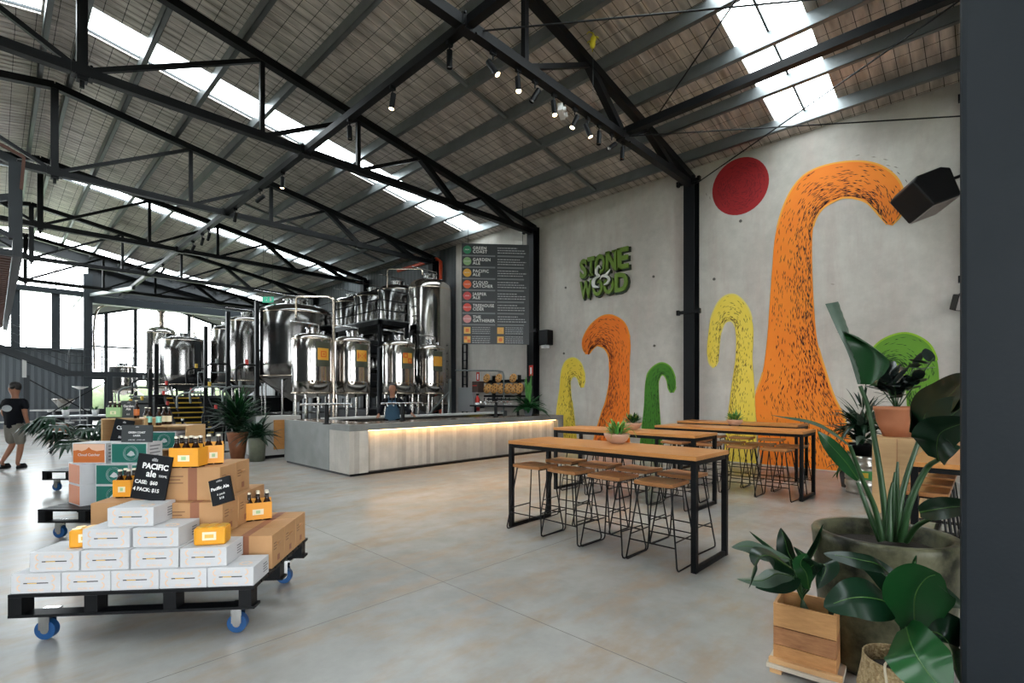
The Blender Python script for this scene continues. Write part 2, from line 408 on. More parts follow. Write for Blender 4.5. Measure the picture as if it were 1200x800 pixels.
# unseen side and rear walls: cladding above, door gaps below placed to shape the daylight
lw = MB().span((-10.6, -10, 6.0), (-10.4, 34, 7.4)).span((-10.6, -10, 0), (-10.4, -5, 6)).span((-10.6, -2.5, 0), (-10.4, 24, 6))
for y in TR: lw.span((-10.6, y-.3, 0), (-10.4, y+.3, 6.0))
tagstruct(lw.build('wall_left', clad_y), 'unseen side wall, its door openings set to shape the daylight')
rw = MB()
for a_, b_ in ((-10.5,-8.5),(-5.2,-3.4),(-1.2,.2),(2.6,12.35)): rw.span((a_,-10.1,0), (b_,-10,6))  # solid bays added to streak the tank reflections and shade the foreground
rw.add([(-10.5,-10,6),(WX,-10,6),(WX,-10,zr(WX)),(RIDGE,-10,zr(RIDGE)),(-10.5,-10,zr(-10.5))], [(0,1,2,3,4)])
tagstruct(rw.build('wall_rear', clad_x), 'unseen rear wall and gable, its door openings set to shape the daylight')

# end wall with tall windows beside the annex opening
E = 34.0; XC = 3.4
def wallbox(name, a, b, m, label): return tagstruct(MB().span(a, b).build(name, m), label)
wallbox('wall_far', (-10.5, E, 0), (XC+.05, E+.2, 3.9), clad_x, 'grey ribbed cladding under the tall end windows')
wallbox('trim_21', (XC-.2, E-.35, 0), (XC+.15, E+.25, 7.9), blue_steel, 'dark post at the side of the tall end windows')
wallbox('trim_22', (-10.5, E-.2, 6.72), (XC, E+.1, 6.98), blue_steel, 'dark transom across the end windows')
wallbox('trim_23', (-10.5, E-.1, 3.82), (XC, E+.15, 3.98), blue_steel, 'sill of the end windows')
mm = MB()
for x in (2.16, .72, -.8, -2.4, -4.2, -6, -8): mm.span((x-.16, E-.12, 3.9), (x+.16, E+.1, 6.8))
for x in (2.16, -.8, -4.2): mm.span((x-.02, E-.05, 6.9), (x+.02, E+.05, 8.6))
tagstruct(mm.build('trim_24', blue_steel), 'mullions of the end windows')
wallbox('window_20', (-10.4, E, 3.95), (XC-.2, E+.02, 6.75), glass, 'tall clear panes in the end wall')
pg = MB(); pg.add([(-10.4,E+.01,6.95),(XC-.2,E+.01,6.95),(XC-.2,E+.01,zt(XC)-.1),(RIDGE,E+.01,zt(RIDGE)-.1),(-10.4,E+.01,zt(-10.4)-.1)], [(0,1,2,3,4)])
tagstruct(pg.build('window_21', glass), 'upper clear panes under the gable')
gt = MB()
gt.bar((RIDGE, E-.2, zt(RIDGE)-.05), (WX, E-.2, zt(WX)-.05), .4, .5); gt.bar((RIDGE, E-.2, zt(RIDGE)-.05), (-10.4, E-.2, zt(-10.4)-.05), .4, .5)
tagstruct(gt.build('trim_25', dark_clad), 'dark gable rafter over the end windows')
# opening to the annex: deep lintel with dark cladding above
gc = MB(); gc.add([(XC,E,6.9),(WX,E,6.9),(WX,E,zr(WX)),(XC,E,zr(XC))], [(0,1,2,3)]); gc.add([(XC,E+.1,6.9),(WX,E+.1,6.9),(WX,E+.1,zr(WX)),(XC,E+.1,zr(XC))], [(3,2,1,0)])
tagstruct(gc.build('wall_gable', dark_clad), 'dark ribbed cladding over the annex opening')
tagstruct(MB().span((XC, E-.35, 6.42), (WX, E+.2, 6.82)).build('trim_26', blue_steel), 'deep dark lintel over the annex opening')
# annex: white gable lining, glazed end
AE = 41.5
def za(X): return 8.25-.30*abs(X-8.0)
an = MB()
an.add([(XC,E+.2,za(XC)+.3),(8,E+.2,za(8)+.3),(8,AE,za(8)+.3),(XC,AE,za(XC)+.3)], [(0,1,2,3)]); an.add([(8,E+.2,za(8)+.3),(13,E+.2,za(13)+.3),(13,AE,za(13)+.3),(8,AE,za(8)+.3)], [(0,1,2,3)])
tagstruct(an.build('ceiling_annex', white_paint), 'white sloping ceiling of the annex')
gw = MB(); gw.add([(XC,AE,za(XC)-.35),(8,AE,za(8)-.35),(13,AE,za(13)-.35),(13,AE,za(13)+.4),(8,AE,za(8)+.4),(XC,AE,za(XC)+.4)], [(0,1,4,5),(1,2,3,4)])
tagstruct(gw.build('wall_annex_gable', white_paint), 'white gable strip over the annex glazing')
wallbox('wall_annex_side', (13, E, 0), (13.2, AE, 7.2), grey_clad, 'annex side wall')
wallbox('wall_annex_near', (XC-.1, E+.2, 0), (XC, AE, 6.9), grey_clad, 'annex side wall near the tall windows')
am = MB()
am.bar((XC, AE-.06, za(XC)-.4), (8, AE-.06, za(8)-.4), .12, .14); am.bar((8, AE-.06, za(8)-.4), (13, AE-.06, za(13)-.4), .12, .14)
for x in (5.05, 6.6, 8.1, 9.7, 11.2, 12.4): am.span((x-.1, AE-.1, 0), (x+.1, AE+.05, za(x)-.4))
am.span((XC, AE-.08, 4.7), (6.6, AE+.03, 4.82)); am.span((XC, AE-.08, 2.6), (13, AE+.03, 2.9)); am.span((XC, AE-.08, .6), (13, AE+.03, .75)); am.span((XC, AE-.02, 0), (13, AE+.03, .6))
tagstruct(am.build('trim_27', blue_steel), 'mullions and transoms of the annex glazing')
ag = MB(); ag.add([(XC,AE,.7),(13,AE,.7),(13,AE,za(13)-.4),(8,AE,za(8)-.4),(XC,AE,za(XC)-.4)], [(0,1,2,3,4)])
tagstruct(ag.build('window_22', glass), 'glazed end of the annex')
# hedge outside
hb = MB(); rnd = random.Random(3)
for i in range(26):
    x = -8+i*1.3; r = 1.1+rnd.random()*.7; z = .5+rnd.random()*.6
    prof = [(0, r*1.1)]+[(r*math.sin(a)*(.9+.2*rnd.random()), r*1.1*math.cos(a)) for a in (.4,.8,1.2,1.6,2.0,2.5)]
    hb.lathe(prof[::-1], 10, (x, 50+rnd.random()*3, z))
tag(hb.build('hedge', M('hedge_leaves', (.06,.085,.035), .8, var=(6,(.10,.13,.06)), bump=(12,1))), 'green hedge outside beyond the annex glass', 'hedge', kind='stuff')

# ------------------------------------------------------------------ trusses
def shs(mb, a, b, s_=.12): mb.bar(a, b, s_, s_)
top_nodes = [3.8, 5.95, 7.72, 9.95, 12.2]
tr_names = ['beside the dark column closest to the plants', 'landing between the two mural panels', 'landing beside the menu board',
            'landing beside the red pipe behind the tall tank', 'fourth one back from the mural, over the tall dark tanks', 'second one from the end windows', 'last one, right before the end windows']
for i, Y in enumerate(TR):
    t = empty('roof_truss', (0, Y, 0), 0, 'black steel roof truss '+tr_names[i], 'roof truss', 'steel roof trusses')
    def L2(a): return (a[0], 0, a[1])
    def both(name, segs, s_):
        for sg in (1, -1):
            for (a, b) in segs:
                A = (RIDGE+sg*(a[0]-RIDGE), 0, a[1]); B = (RIDGE+sg*(b[0]-RIDGE), 0, b[1])
                if B[0] < -4 and A[0] < -4: continue
                mb = MB(); shs(mb, A, B, s_); mb.build(name, truss_mat, t)
    c = MB(); shs(c, (-10.3, 0, CH_Z), (12.2, 0, CH_Z), .15); c.build('bottom_chord', truss_mat, t)
    c = MB(); shs(c, (RIDGE, 0, zt(RIDGE)-.08), (12.25, 0, zt(12.25)-.08), .16); c.build('top_chord', truss_mat, t)
    c = MB(); shs(c, (RIDGE, 0, zt(RIDGE)-.08), (-10.3, 0, zt(-10.3)-.08), .16); c.build('top_chord', truss_mat, t)
    c = MB(); c.span((RIDGE-.07, -.07, CH_Z-.16), (RIDGE+.07, .07, zt(RIDGE)-.05)); c.span((RIDGE-.03, -.03, CH_Z-.26), (RIDGE+.03, .03, CH_Z-.16))
    c.build('king_post', truss_mat, t)
    for x in (3.8, 5.95): both('post', [((x, CH_Z), (x, zt(x)-.1))], .09)
    both('brace', [((RIDGE, CH_Z), (3.8, zt(3.8)-.12)), ((3.8, CH_Z), (5.95, zt(5.95)-.12)), ((5.95, CH_Z), (7.72, zt(7.72)-.12))], .08)
    both('brace', [((7.72, zt(7.72)-.1), (8.95, CH_Z)), ((9.95, zt(9.95)-.1), (11.25, CH_Z))], .14)
    both('brace', [((8.95, CH_Z), (9.95, zt(9.95)-.12))], .07)
    for x in (RIDGE, 4.7, 8.95):
        b = MB(); b.span((x-.14, -.085, CH_Z-.10), (x+.14, .085, CH_Z+.10))
        for dx in (-.11, .11):
            for dz in (-.09, .09): b.cyl((x+dx, -.1, CH_Z+dz), .02, .03, 8, 'y')
        b.build('gusset_plate', black, t)
# columns along the concrete wall
cn = ['hidden behind the dark post, carrying the first truss', 'between the two mural panels', 'between the logo panel and the menu board', 'behind the tall tank, next to the red pipe']
for i, Y in enumerate(TR[:7]):
    if i > 3: lab = ['tall black wall column behind the storage tank in the brewery', 'tall black wall column deep in the brewery', 'tall black wall column by the annex opening'][i-4]
    else: lab = 'tall black steel wall column '+cn[i]
    t = empty('steel_column', (WX-.16, Y, 0), 0, lab, 'column', 'steel wall columns')
    c = MB().span((-.15, -.14, .02), (-.13, .14, 7.1)).span((.13, -.14, .02), (.15, .14, 7.1)).span((-.14, -.012, .02), (.14, .012, 7.1)).span((-.16,-.15,0), (.15,.15,.02))
    c.build('shaft', black, t)
    for z in (3.7, 6.95):
        MB().span((-.19, -.26, z-.04), (-.13, .26, z+.04)).span((-.22, -.3, z-.06), (-.12, -.24, z+.06)).span((-.22, .24, z-.06), (-.12, .3, z+.06)).build('bracket', black, t)
# foreground post
t = empty('steel_post', (2.56, .08, 0), 0, 'broad dark painted post standing in front of the potted plants', 'post')
post_mat = M('dark_paint_post', (.005,.009,.013), .5, var=(3,(.009,.013,.018)), bump=(60,.04), spec=.3)
MB().span((0, -.44, 0), (.34, 0, 8.9)).build('shaft', post_mat, t, bev=.02)
MB().span((-.012, -.43, 1.15), (.004, -.335, 1.98)).build('recess_plate', black, t, bev=.01)

# purlins (C sections running the length of the hall)
px_ = [RIDGE+.22, 2.24, 3.41, 4.58, 5.75, 6.92, 8.1, 9.26, 10.43, 11.6]
pl = ['just beside the ridge', 'second down from the ridge', 'third down from the ridge', 'fourth down from the ridge, above the long tube', 'fifth down from the ridge', 'fifth up from the concrete wall',
      'fourth up from the concrete wall', 'third up from the concrete wall', 'second up from the concrete wall', 'closest to the concrete wall']
def purlin(x, lab):
    z = zt(x); m = MB()
    m.span((x-.01, -9.9, z), (x+.006, 34, z+.24)).span((x-.01, -9.9, z), (x+.085, 34, z+.008)).span((x+.077, -9.9, z), (x+.085, 34, z+.03))
    tag(m.build('roof_purlin', purlin_mat), lab, 'purlin', 'galvanised roof purlins')
for x, s_ in zip(px_, pl): purlin(x, 'grey galvanised roof purlin '+s_)
purlin(RIDGE-.3, 'grey galvanised roof purlin on the far side of the ridge'); purlin(-.3, 'grey galvanised roof purlin past the ridge over the walkway')
# small bridging pieces between purlins
for (y, lab) in ((7.9, 'row of pale metal bridging bars between purlins, over the spotlights'), (18.7, 'row of pale metal bridging bars between purlins, over the storage tank')):
    m = MB()
    for a, b in zip(px_[4:], px_[5:]): m.bar((a+.05, y, zt(a)+.06), (b-.03, y, zt(b)+.06), .085, .06)
    tag(m.build('purlin_bridging', galv), lab, 'bridging bar')
# long tubes at bottom chord level
tag(MB().bar((4.7, -2, CH_Z+.02), (4.7, 33.6, CH_Z+.02), .13, .13).build('strut_tube', truss_mat), 'long dark strut tube crossing all trusses and carrying spotlights', 'roof strut')
tag(MB().bar((9.0, -6, CH_Z+.12), (9.0, TR[1], CH_Z+.12), .14, .14).build('strut_tube', truss_mat), 'dark strut tube running toward the skylight over the mural', 'roof strut')
tag(MB().bar((4.7, 30, CH_Z-.1), (3.5, 33.7, CH_Z-.1), .16, .16).build('strut_tube', galv), 'pale tube bending down to the post by the end windows', 'roof strut')
rods = [((WX-.2, TR[1], 6.85), (9.0, TR[0], 7.0), 'thin black tie rod from the middle mural column up past the skylight'),
        ((9.0, TR[1], 6.95), (WX-.2, TR[0], 6.6), 'thin black tie rod crossing the skylight toward the hidden column'),
        ((9.9, TR[1], 7.4), (5.2, TR[0], 7.3), 'thin black tie rod slanting up from the truss above the spotlights'),
        ((4.9, TR[1], 6.95), (9.0, TR[0], 7.05), 'thin black tie rod running flat above the hanging yellow ornament')]
for a, b, lab in rods: tag(MB().tube([a, b], .014, 6).build('tie_rod', black), lab, 'tie rod')

# ------------------------------------------------------------------ spotlights
def spot(x, y, z, tilt, lit, lab, grp):
    t = empty('spotlight', (x, y, z), 0, lab, 'spotlight', grp)
    MB().span((-.05,-.025,.20), (.05,.025,.26)).build('track_clip', black, t)
    MB().tube([(0,0,.22), (0,0,.12)], .012, 8).build('stem', black, t)
    R = Matrix.Rotation(tilt[0], 3, 'X') @ Matrix.Rotation(tilt[1], 3, 'Y')
    b = MB(); p = [R @ Vector(q) for q in ((0,0,.12), (0,0,-.13))]
    b.tube(p, .045, 14, cap=False); b.tube([p[0], p[0]+(p[0]-p[1]).normalized()*.01], .045, 14); b.build('lamp_housing', black, t)
    q = R @ Vector((0,0,-.10))
    MB().tube([q, q+(p[1]-p[0]).normalized()*(.03 if lit else .01)], .038, 14).build('bulb', bulb if lit else chrome, t)
    if lit:
        l = bpy.data.lights.new('lamp', 'SPOT'); l.energy = 55; l.color = (1,.76,.48); l.spot_size = 1.3; l.spot_blend = .6; l.shadow_soft_size = .04
        o = bpy.data.objects.new('lamp', l); C.objects.link(o); o.parent = t; o.location = p[1]+(p[1]-p[0]).normalized()*.04
        o.rotation_euler = (p[0]-p[1]).to_track_quat('Z', 'Y').to_euler()
ZS = CH_Z-.33
row = [(5.25, (-.5,-.35), 1, 'brightest lit spotlight, closest to the strut tube crossing'), (5.81, (-.2,.1), 1, 'lit spotlight, second along the truss over the tables'), (6.22, (.2,.5), 0, 'unlit black spotlight tilted between two lit ones'),
       (6.72, (-.15,.0), 1, 'lit spotlight beside the white emergency light'), (7.32, (.2,.4), 1, 'lit spotlight just past the white emergency light'), (7.73, (-.3,-.3), 1, 'lit spotlight, last lit one toward the mural column'),
       (8.1, (0,.1), 0, 'unlit black spotlight hanging straight, near the truss node'), (8.55, (.2,.9), 0, 'unlit black spotlight turned sideways at the truss node'), (8.95, (0,.1), 0, 'unlit black spotlight, closest to the mural column')]
for x, tl, lit, lab in row: spot(x, TR[1]+.02, ZS, tl, lit, lab, 'spotlights along the truss over the tables')
row = [(5.8, (0,0), 0, 'unlit black spotlight on the strut tube close to the first truss'), (7.33, (.1,.1), 1, 'lit spotlight alone on the strut tube between two trusses'), (8.8, (-.1,0), 0, 'unlit black spotlight on the strut tube before the skylight'),
       (12.0, (.1,0), 1, 'lit spotlight on the strut tube just past the menu board truss'), (13.4, (.9,.5), 0, 'unlit black spotlight aimed sideways above the storage tank'), (15.3, (.5,0), 0, 'unlit black spotlight close before the fourth truss'),
       (17.8, (.9,0), 0, 'tilted black spotlight in the middle of the brewery bay'), (18.5, (.9,0), 0, 'tilted black spotlight farther along the brewery bay'), (19.6, (.5,.3), 0, 'small black spotlight at the end of the brewery bay'), (24.0, (.8,.3), 0, 'small dark spotlight over the walkway bay')]
for y, tl, lit, lab in row: spot(4.7, y, ZS+.03, tl, lit, lab, 'spotlights along the strut tube')
t = empty('emergency_light', (7.08, TR[1]+.14, ZS+.14), .5, 'white twin emergency light fixed to the truss among the spotlights', 'emergency light')
MB().span((-.17,-.05,-.07), (.17,.05,.07)).build('housing', white_mat, t, bev=.02)
for x in (-.09, .09): MB().cyl((x, -.07, -.02), .04, .05, 12, 'y').build('lamp_head', white_mat, t)
MB().bar((0,0,.07), (0,-.1,.2), .03, .03).build('bracket', black, t)
# hanging yellow ornament on a string
t = empty('hanging_ornament', tuple(at(695, 48, 8.9)), .7, 'small yellow twisted ornament hanging on a thread near the truss', 'ornament')
o = MB(); pts = [(-.05,0,-.16), (.0,.01,-.08), (-.02,0,0), (.03,-.01,.08), (.02,0,.16)]
o.tube(smoothpath(pts, 3), [.01,.03,.045,.05,.06,.05,.045,.06,.05,.04,.03,.02,.01], 8); o.build('ornament_body', M('yellow_ornament', (.75,.62,.03), .4), t)
o = MB()
for k in range(5): o.tube([(0,0,-.1+.06*k), (.08*math.cos(k*2), .08*math.sin(k*2), -.08+.06*k), (.11*math.cos(k*2), .11*math.sin(k*2), -.12+.06*k)], .012, 5)
o.build('curl', M('yellow_ornament_curl', (.6,.5,.03), .4), t)
MB().tube([(0,0,.15), (0,0,.6)], .003, 4).tube([(0,0,-.15), (0,0,-1.1)], .003, 4).build('thread', galv, t)
# ================================================================== MURAL, SIGN, BOARD
def paint(name, cols, label, cat='mural'):
    m = M('paint_'+name, cols[0], .75, var=(1.2, cols[1], .35)); return m
def curl(name, O, I, cols, label, n_hair, size, seed, hair_bias=.5, edge=None, hair_col=(.035,.012,.010)):
    rnd = random.Random(seed)
    Os = [Vector((*on_wall(*p, X=WX), 0)) for p in O]; Is = [Vector((*on_wall(*p, X=WX), 0)) for p in I]
    Os = smoothpath(Os, 5); Is = smoothpath(Is, 5); n = len(Os)
    cut = [max(p.y, .03) for p in Os]
    m = MB(); th = .004; x0 = WX-.001
    A = [(x0-th, p.x, max(p.y, .02)) for p in Os]; B = [(x0-th, p.x, max(p.y, .02)) for p in Is]
    tipc = (Os[-1]+Is[-1])/2
    m.add(A+B+[(x0, a[1], a[2]) for a in A]+[(x0, b[1], b[2]) for b in B],
          [(i, i+1, n+i+1, n+i) for i in range(n-1)]+[(i, 2*n+i, 2*n+i+1, i+1) for i in range(n-1)]+[(n+i, n+i+1, 3*n+i+1, 3*n+i) for i in range(n-1)]+[(n-1, 3*n-1, 4*n-1, 2*n-1)])
    root = m.build(name, paint(name, cols, label)); tag(root, label, 'mural', 'painted mural shapes on the concrete wall')
    # brushed outline in a lighter tone
    if edge:
        w_ = .035
        for P_ in (Os, Is):
            e = MB()
            ring = [Vector((x0-th-.001, p.x, max(p.y, .02))) for p in P_]
            for a, b in zip(ring, ring[1:]):
                if (b-a).length > 1e-4: e.bar(a, b, .003, w_)
            e.build('outline', M('outline_'+name, edge, .8), root)
    h = MB()
    def P(t, s):
        f = t*(n-1); i = min(int(f), n-2); k = f-i
        o = Os[i].lerp(Os[i+1], k); q = Is[i].lerp(Is[i+1], k); return o.lerp(q, s)
    # length along centre line
    cl = [(Os[i]+Is[i])/2 for i in range(n)]; ln = [0]
    for a, b in zip(cl, cl[1:]): ln.append(ln[-1]+(b-a).length)
    tot = ln[-1]; wd = [(Os[i]-Is[i]).length for i in range(n)]
    cnt = 0; tries = 0; wmax = max(wd)
    while cnt < n_hair and tries < n_hair*30:
        tries += 1
        u = rnd.random()*tot; i = max(j for j in range(n-1) if ln[j] <= u); k = (u-ln[i])/max(ln[i+1]-ln[i], 1e-6); t_ = (i+k)/(n-1)
        s_ = rnd.random()
        if rnd.random() > wd[i]/wmax*1.4+.1: continue
        if rnd.random() > (.16+.84*s_**2.2)*(1-hair_bias)+hair_bias*(s_**4+.1): continue
        s_ = .06+s_*.91
        p = P(t_, s_); q = P(min(t_+.004, 1), s_); 
        if p.y < .06: continue
        d = (q-p); 
        if d.length < 1e-6: continue
        d.normalize(); a = rnd.gauss(0, .10); d = Vector((d.x*math.cos(a)-d.y*math.sin(a), d.x*math.sin(a)+d.y*math.cos(a), 0))
        L = size*(.75+.9*rnd.random()); wdt = size*.075*(.7+.6*rnd.random()); nrm = Vector((-d.y, d.x, 0)); xx = x0-th-.003
        pts = [p-d*L/2, p+nrm*wdt, p+d*L/2, p-nrm*wdt]
        h.add([(xx, v.x, v.y) for v in pts], [(0,1,2,3)]); cnt += 1
    tag(h.build('hair_strokes', M('hair_'+name, hair_col, .8), root), kind='stuff')
    return root
OR = ((.80,.17,.006), (.88,.27,.018)); OR2 = ((.74,.145,.006), (.82,.20,.01)); YE = ((.74,.55,.05), (.82,.64,.10)); YE2 = ((.72,.51,.04), (.80,.60,.07)); GR = ((.08,.22,.01), (.13,.30,.02)); GR2 = ((.03,.15,.006), (.055,.20,.01))
curl('mural_curl', [(893,556),(887,494),(885,465),(894,436),(899,400),(902,360),(905,318),(909,275),(920,237),(937,210),(960,196),(995,189),(1027,192),(1050,207),(1059,227),(1057,250),(1045,264)],
     [(1008,556),(991,494),(978,465),(968,436),(958,400),(954,360),(952,318),(952,275),(956,257),(963,246),(972,239),(988,232),(1004,233),(1015,237),(1022,243),(1030,252),(1040,263)], OR,
     'huge orange painted curl with dark strokes bending toward the wall speaker', 1900, .085, 1, .25, (.80,.36,.05))
curl('mural_curl', [(888,556),(886,494),(884,450),(882,422),(883,395),(882,378),(876,359),(861,345),(845,350),(834,370),(830,395),(829,412),(831,425),(836,431)],
     [(846,556),(853,490),(858,450),(862,422),(863,400),(862,386),(860,379),(856,376),(850,378),(846,387),(844,400),(843,412),(842,422),(839,429)], YE,
     'pale yellow painted curl beside the huge orange one', 620, .07, 2, .35, (.72,.60,.16), (.08,.05,.015))
curl('mural_curl', [(1104,560),(1102,500),(1101,455),(1098,422),(1087,401),(1063,390),(1040,395),(1024,407),(1018,425),(1020,442),(1026,448)],
     [(1064,560),(1064,500),(1062,460),(1061,445),(1058,435),(1054,429),(1048,426),(1041,427),(1037,433),(1035,441),(1031,447)], GR,
     'green painted curl behind the rubber plant', 600, .08, 3, .35, (.24,.42,.02), (.012,.04,.008))
curl('mural_curl', [(739,550),(738,490),(738,469),(738,446),(738,424),(739,405),(737,390),(731,377),(717,369),(704,371),(691,382),(683,397),(683,408),(687,415)],
     [(686,550),(703,490),(710,469),(714,446),(714,424),(713,417),(711,412),(708,408),(704,406),(700,405),(697,407),(694,410),(692,413),(690,415)], OR2,
     'orange painted curl under the green lettering, hooking toward the bar', 900, .10, 4, .3, (.74,.26,.02), (.16,.03,.008))
curl('mural_curl', [(649,550),(652,486),(656,456),(658,435),(663,423),(672,419),(680,424),(684,433),(686,443),(684,454)],
     [(680,550),(673,486),(670,466),(669,452),(669,446),(671,442),(674,441),(677,444),(679,450),(681,454)], YE2,
     'small yellow painted curl at the end of the bar', 330, .08, 5, .55, (.68,.58,.10), (.10,.07,.01))
curl('mural_curl', [(747,550),(752,503),(755,477),(757,446),(762,433),(774,425),(785,429),(791,441),(792,453),(789,460)],
     [(780,550),(775,503),(773,477),(772,455),(772,447),(774,441),(777,439),(781,444),(783,454),(786,460)], GR2,
     'small dark green painted curl next to the column', 330, .08, 6, .45, (.15,.34,.03), (.01,.05,.005))
# red disc
m = MB(); cyc = []
for k in range(40):
    a = 2*PI*k/40; ex, ey = 33*math.cos(a), 34*math.sin(a); 
    cyc.append(on_wall(868+ex+ey*-.12, 218+ey+ex*-.10))
rp = [(WX-.005, p[0], p[1]) for p in cyc]; rq = [(WX-.001, p[0], p[1]) for p in cyc]
m.add(rp+rq, [tuple(range(40))]+[(k, 40+k, 40+(k+1) % 40, (k+1) % 40) for k in range(40)])
rd = m.build('mural_disc', M('paint_red', (.26,.004,.006), .7, var=(1.3, (.36,.008,.012), .3))); tag(rd, 'big dark red painted disc high on the concrete wall', 'mural', 'painted mural shapes on the concrete wall')
h = MB(); rnd = random.Random(9); cY, cZ = on_wall(868, 218)
for k in range(420):
    a = rnd.random()*2*PI; q = rnd.random()**.45*.88; y = cY+.62*q*math.cos(a); z = cZ+.66*q*math.sin(a); t_ = a+PI/2+rnd.gauss(0,.3); L = .04
    d = Vector((math.cos(t_), math.sin(t_))); nn = Vector((-d.y, d.x))*.006
    h.add([(WX-.008, y-d.x*L, z-d.y*L), (WX-.008, y+nn.x, z+nn.y), (WX-.008, y+d.x*L, z+d.y*L), (WX-.008, y-nn.x, z-nn.y)], [(0,1,2,3)])
tag(h.build('brush_strokes', M('disc_strokes', (.16,.006,.01), .8), rd), kind='stuff')
# loose strokes above the orange curl
h = MB()
for (px, py, a) in ((1005,182,.1),(1024,184,.35),(1038,187,.5),(1041,194,.5),(1053,203,.9),(1050,196,.6),(1044,200,.7),(1062,212,1.2),(832,232,1.4),(828,228,1.2),(976,333,.2)):
    y, z = on_wall(px, py); L = .05; d = Vector((-math.cos(a), -math.sin(a)))*L; nn = Vector((-d.y, d.x))*.12
    h.add([(WX-.004, y-d.x, z-d.y), (WX-.004, y+nn.x, z+nn.y), (WX-.004, y+d.x, z+d.y), (WX-.004, y-nn.x, z-nn.y)], [(0,1,2,3)])
tag(h.build('paint_flecks', M('flecks', (.05,.04,.04), .8)), 'loose dark paint strokes flying off the huge orange curl', 'mural', kind='stuff')

# green logo letters
sg = empty('logo_sign', (WX-.02, 8.07, 5.1), 0, 'green raised lettering STONE & WOOD on the concrete wall', 'sign')
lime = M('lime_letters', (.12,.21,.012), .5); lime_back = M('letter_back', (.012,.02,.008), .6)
def fit(o, y0, y1, z0, z1, cap=None):
    ys_ = [v.co.y for v in o.data.vertices]; zs = [v.co.z for v in o.data.vertices]
    a, b, c, d = min(ys_), max(ys_), min(zs), max(zs)
    for v in o.data.vertices: v.co.y = y0+(v.co.y-a)/(b-a)*(y1-y0); v.co.z = z0+(v.co.z-c)/(d-c)*(z1-z0)
# letters built one by one so they crowd together like on the wall; y runs from +.83 (first letter) to -.83
spec = [('S', .84, .585, .02, .60), ('T', .565, .31, .05, .62), ('O', .30, -.05, .05, .64), ('N', -.08, -.43, .07, .66), ('E', -.47, -.82, .07, .68)]
def slab(ch, ya, yb, za_, zb, m, xo, th, grow=0, seriff=True):
    o = lettering('letter', ch, .6, m, sg, frame4((xo, 0, 0), (0,-1,0), (0,0,1)), th, .024)
    fit(o, yb-grow, ya+grow, za_-grow, zb+grow)
    if seriff and ch in 'TNE':
        # slab feet on the stems
        mb = MB(); w_ = abs(ya-yb); t_ = .07+grow
        def foot(c, ww, top):
            z0 = (zb-t_+grow) if top else za_-grow
            mb.span((xo-th, c-ww/2-grow, z0), (xo+th, c+ww/2+grow, z0+t_))
        if ch == 'T': foot((ya+yb)/2, w_*.62, False)
        if ch == 'N': foot(ya-.07, .16, False); foot(yb+.07, .16, True); foot(ya-.05, .14, True)
        if ch == 'E': foot(ya-.04, .12, False); foot(ya-.04, .12, True)
        if ch == 'W': foot(ya-.05, .17, True); foot(yb+.05, .17, True)
        me = o.data; vs = [v.co[:] for v in me.vertices]; fs = [p.vertices[:] for p in me.polygons]
        mb2 = MB(); mb2.add(vs, fs); mb2.add(mb.v, mb.f); nm = bpy.data.meshes.new('letter'); nm.from_pydata(mb2.v, [], mb2.f); nm.materials.append(m); o.data = nm
for ch, ya, yb, a, b in spec:
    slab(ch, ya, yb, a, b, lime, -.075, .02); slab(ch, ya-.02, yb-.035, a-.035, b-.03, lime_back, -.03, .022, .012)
for ch, ya, yb, a, b in [('W', .84, .40, -.60, -.06), ('O', .385, .03, -.58, -.08), ('O', .01, -.35, -.57, -.07), ('D', -.375, -.80, -.57, -.02)]:
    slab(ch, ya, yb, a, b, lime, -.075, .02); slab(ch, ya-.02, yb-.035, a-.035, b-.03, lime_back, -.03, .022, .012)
def ampersand(mat_, xo, th, r, dy, dz):
    m = MB()
    pts = [(-.25,.18),(-.02,.27),(.16,.36),(.15,.48),(.02,.36),(.12,.16),(.26,.08),(.10,.02),(.30,-.10),(.32,-.30),(.12,-.42)]
    a = [(.02,.36,),(.10,.48),(.20,.30),(.16,.12),(.06,.04),(.22,-.02),(.33,-.16),(.30,-.36),(.10,-.46)]
    b = [(-.40,.24),(-.30,.12),(-.20,.02),(-.04,.0),(.04,-.10)]
    c = [(-.10,.0),(-.26,-.06),(-.34,-.2),(-.26,-.34),(-.12,-.38)]
    for q, rr in ((a, [.02,.05,.07,.06,.04,.06,.09,.08,.02]), (b, [.02,.05,.06,.05,.02]), (c, [.05,.06,.07,.06,.02])):
        path = smoothpath([(0, y*.8+dy, z*.66+dz) for y, z in q], 4); rs = []
        for i in range(len(path)):
            f = i/4; k = min(int(f), len(rr)-2); rs.append((rr[k]+(rr[k+1]-rr[k])*(f-k))*.72+r)
        n0 = len(m.v); m.tube(path, rs, 8)
    vs = [(xo+max(-th, min(th, x*.6)), y, z) for (x, y, z) in m.v]; m.v = vs
    return m.build('ampersand', mat_, sg)
ampersand(M('white_letter', (.72,.72,.70), .5), -.14, .02, 0, .05, -.04); ampersand(lime_back, -.10, .02, .014, .035, -.06)

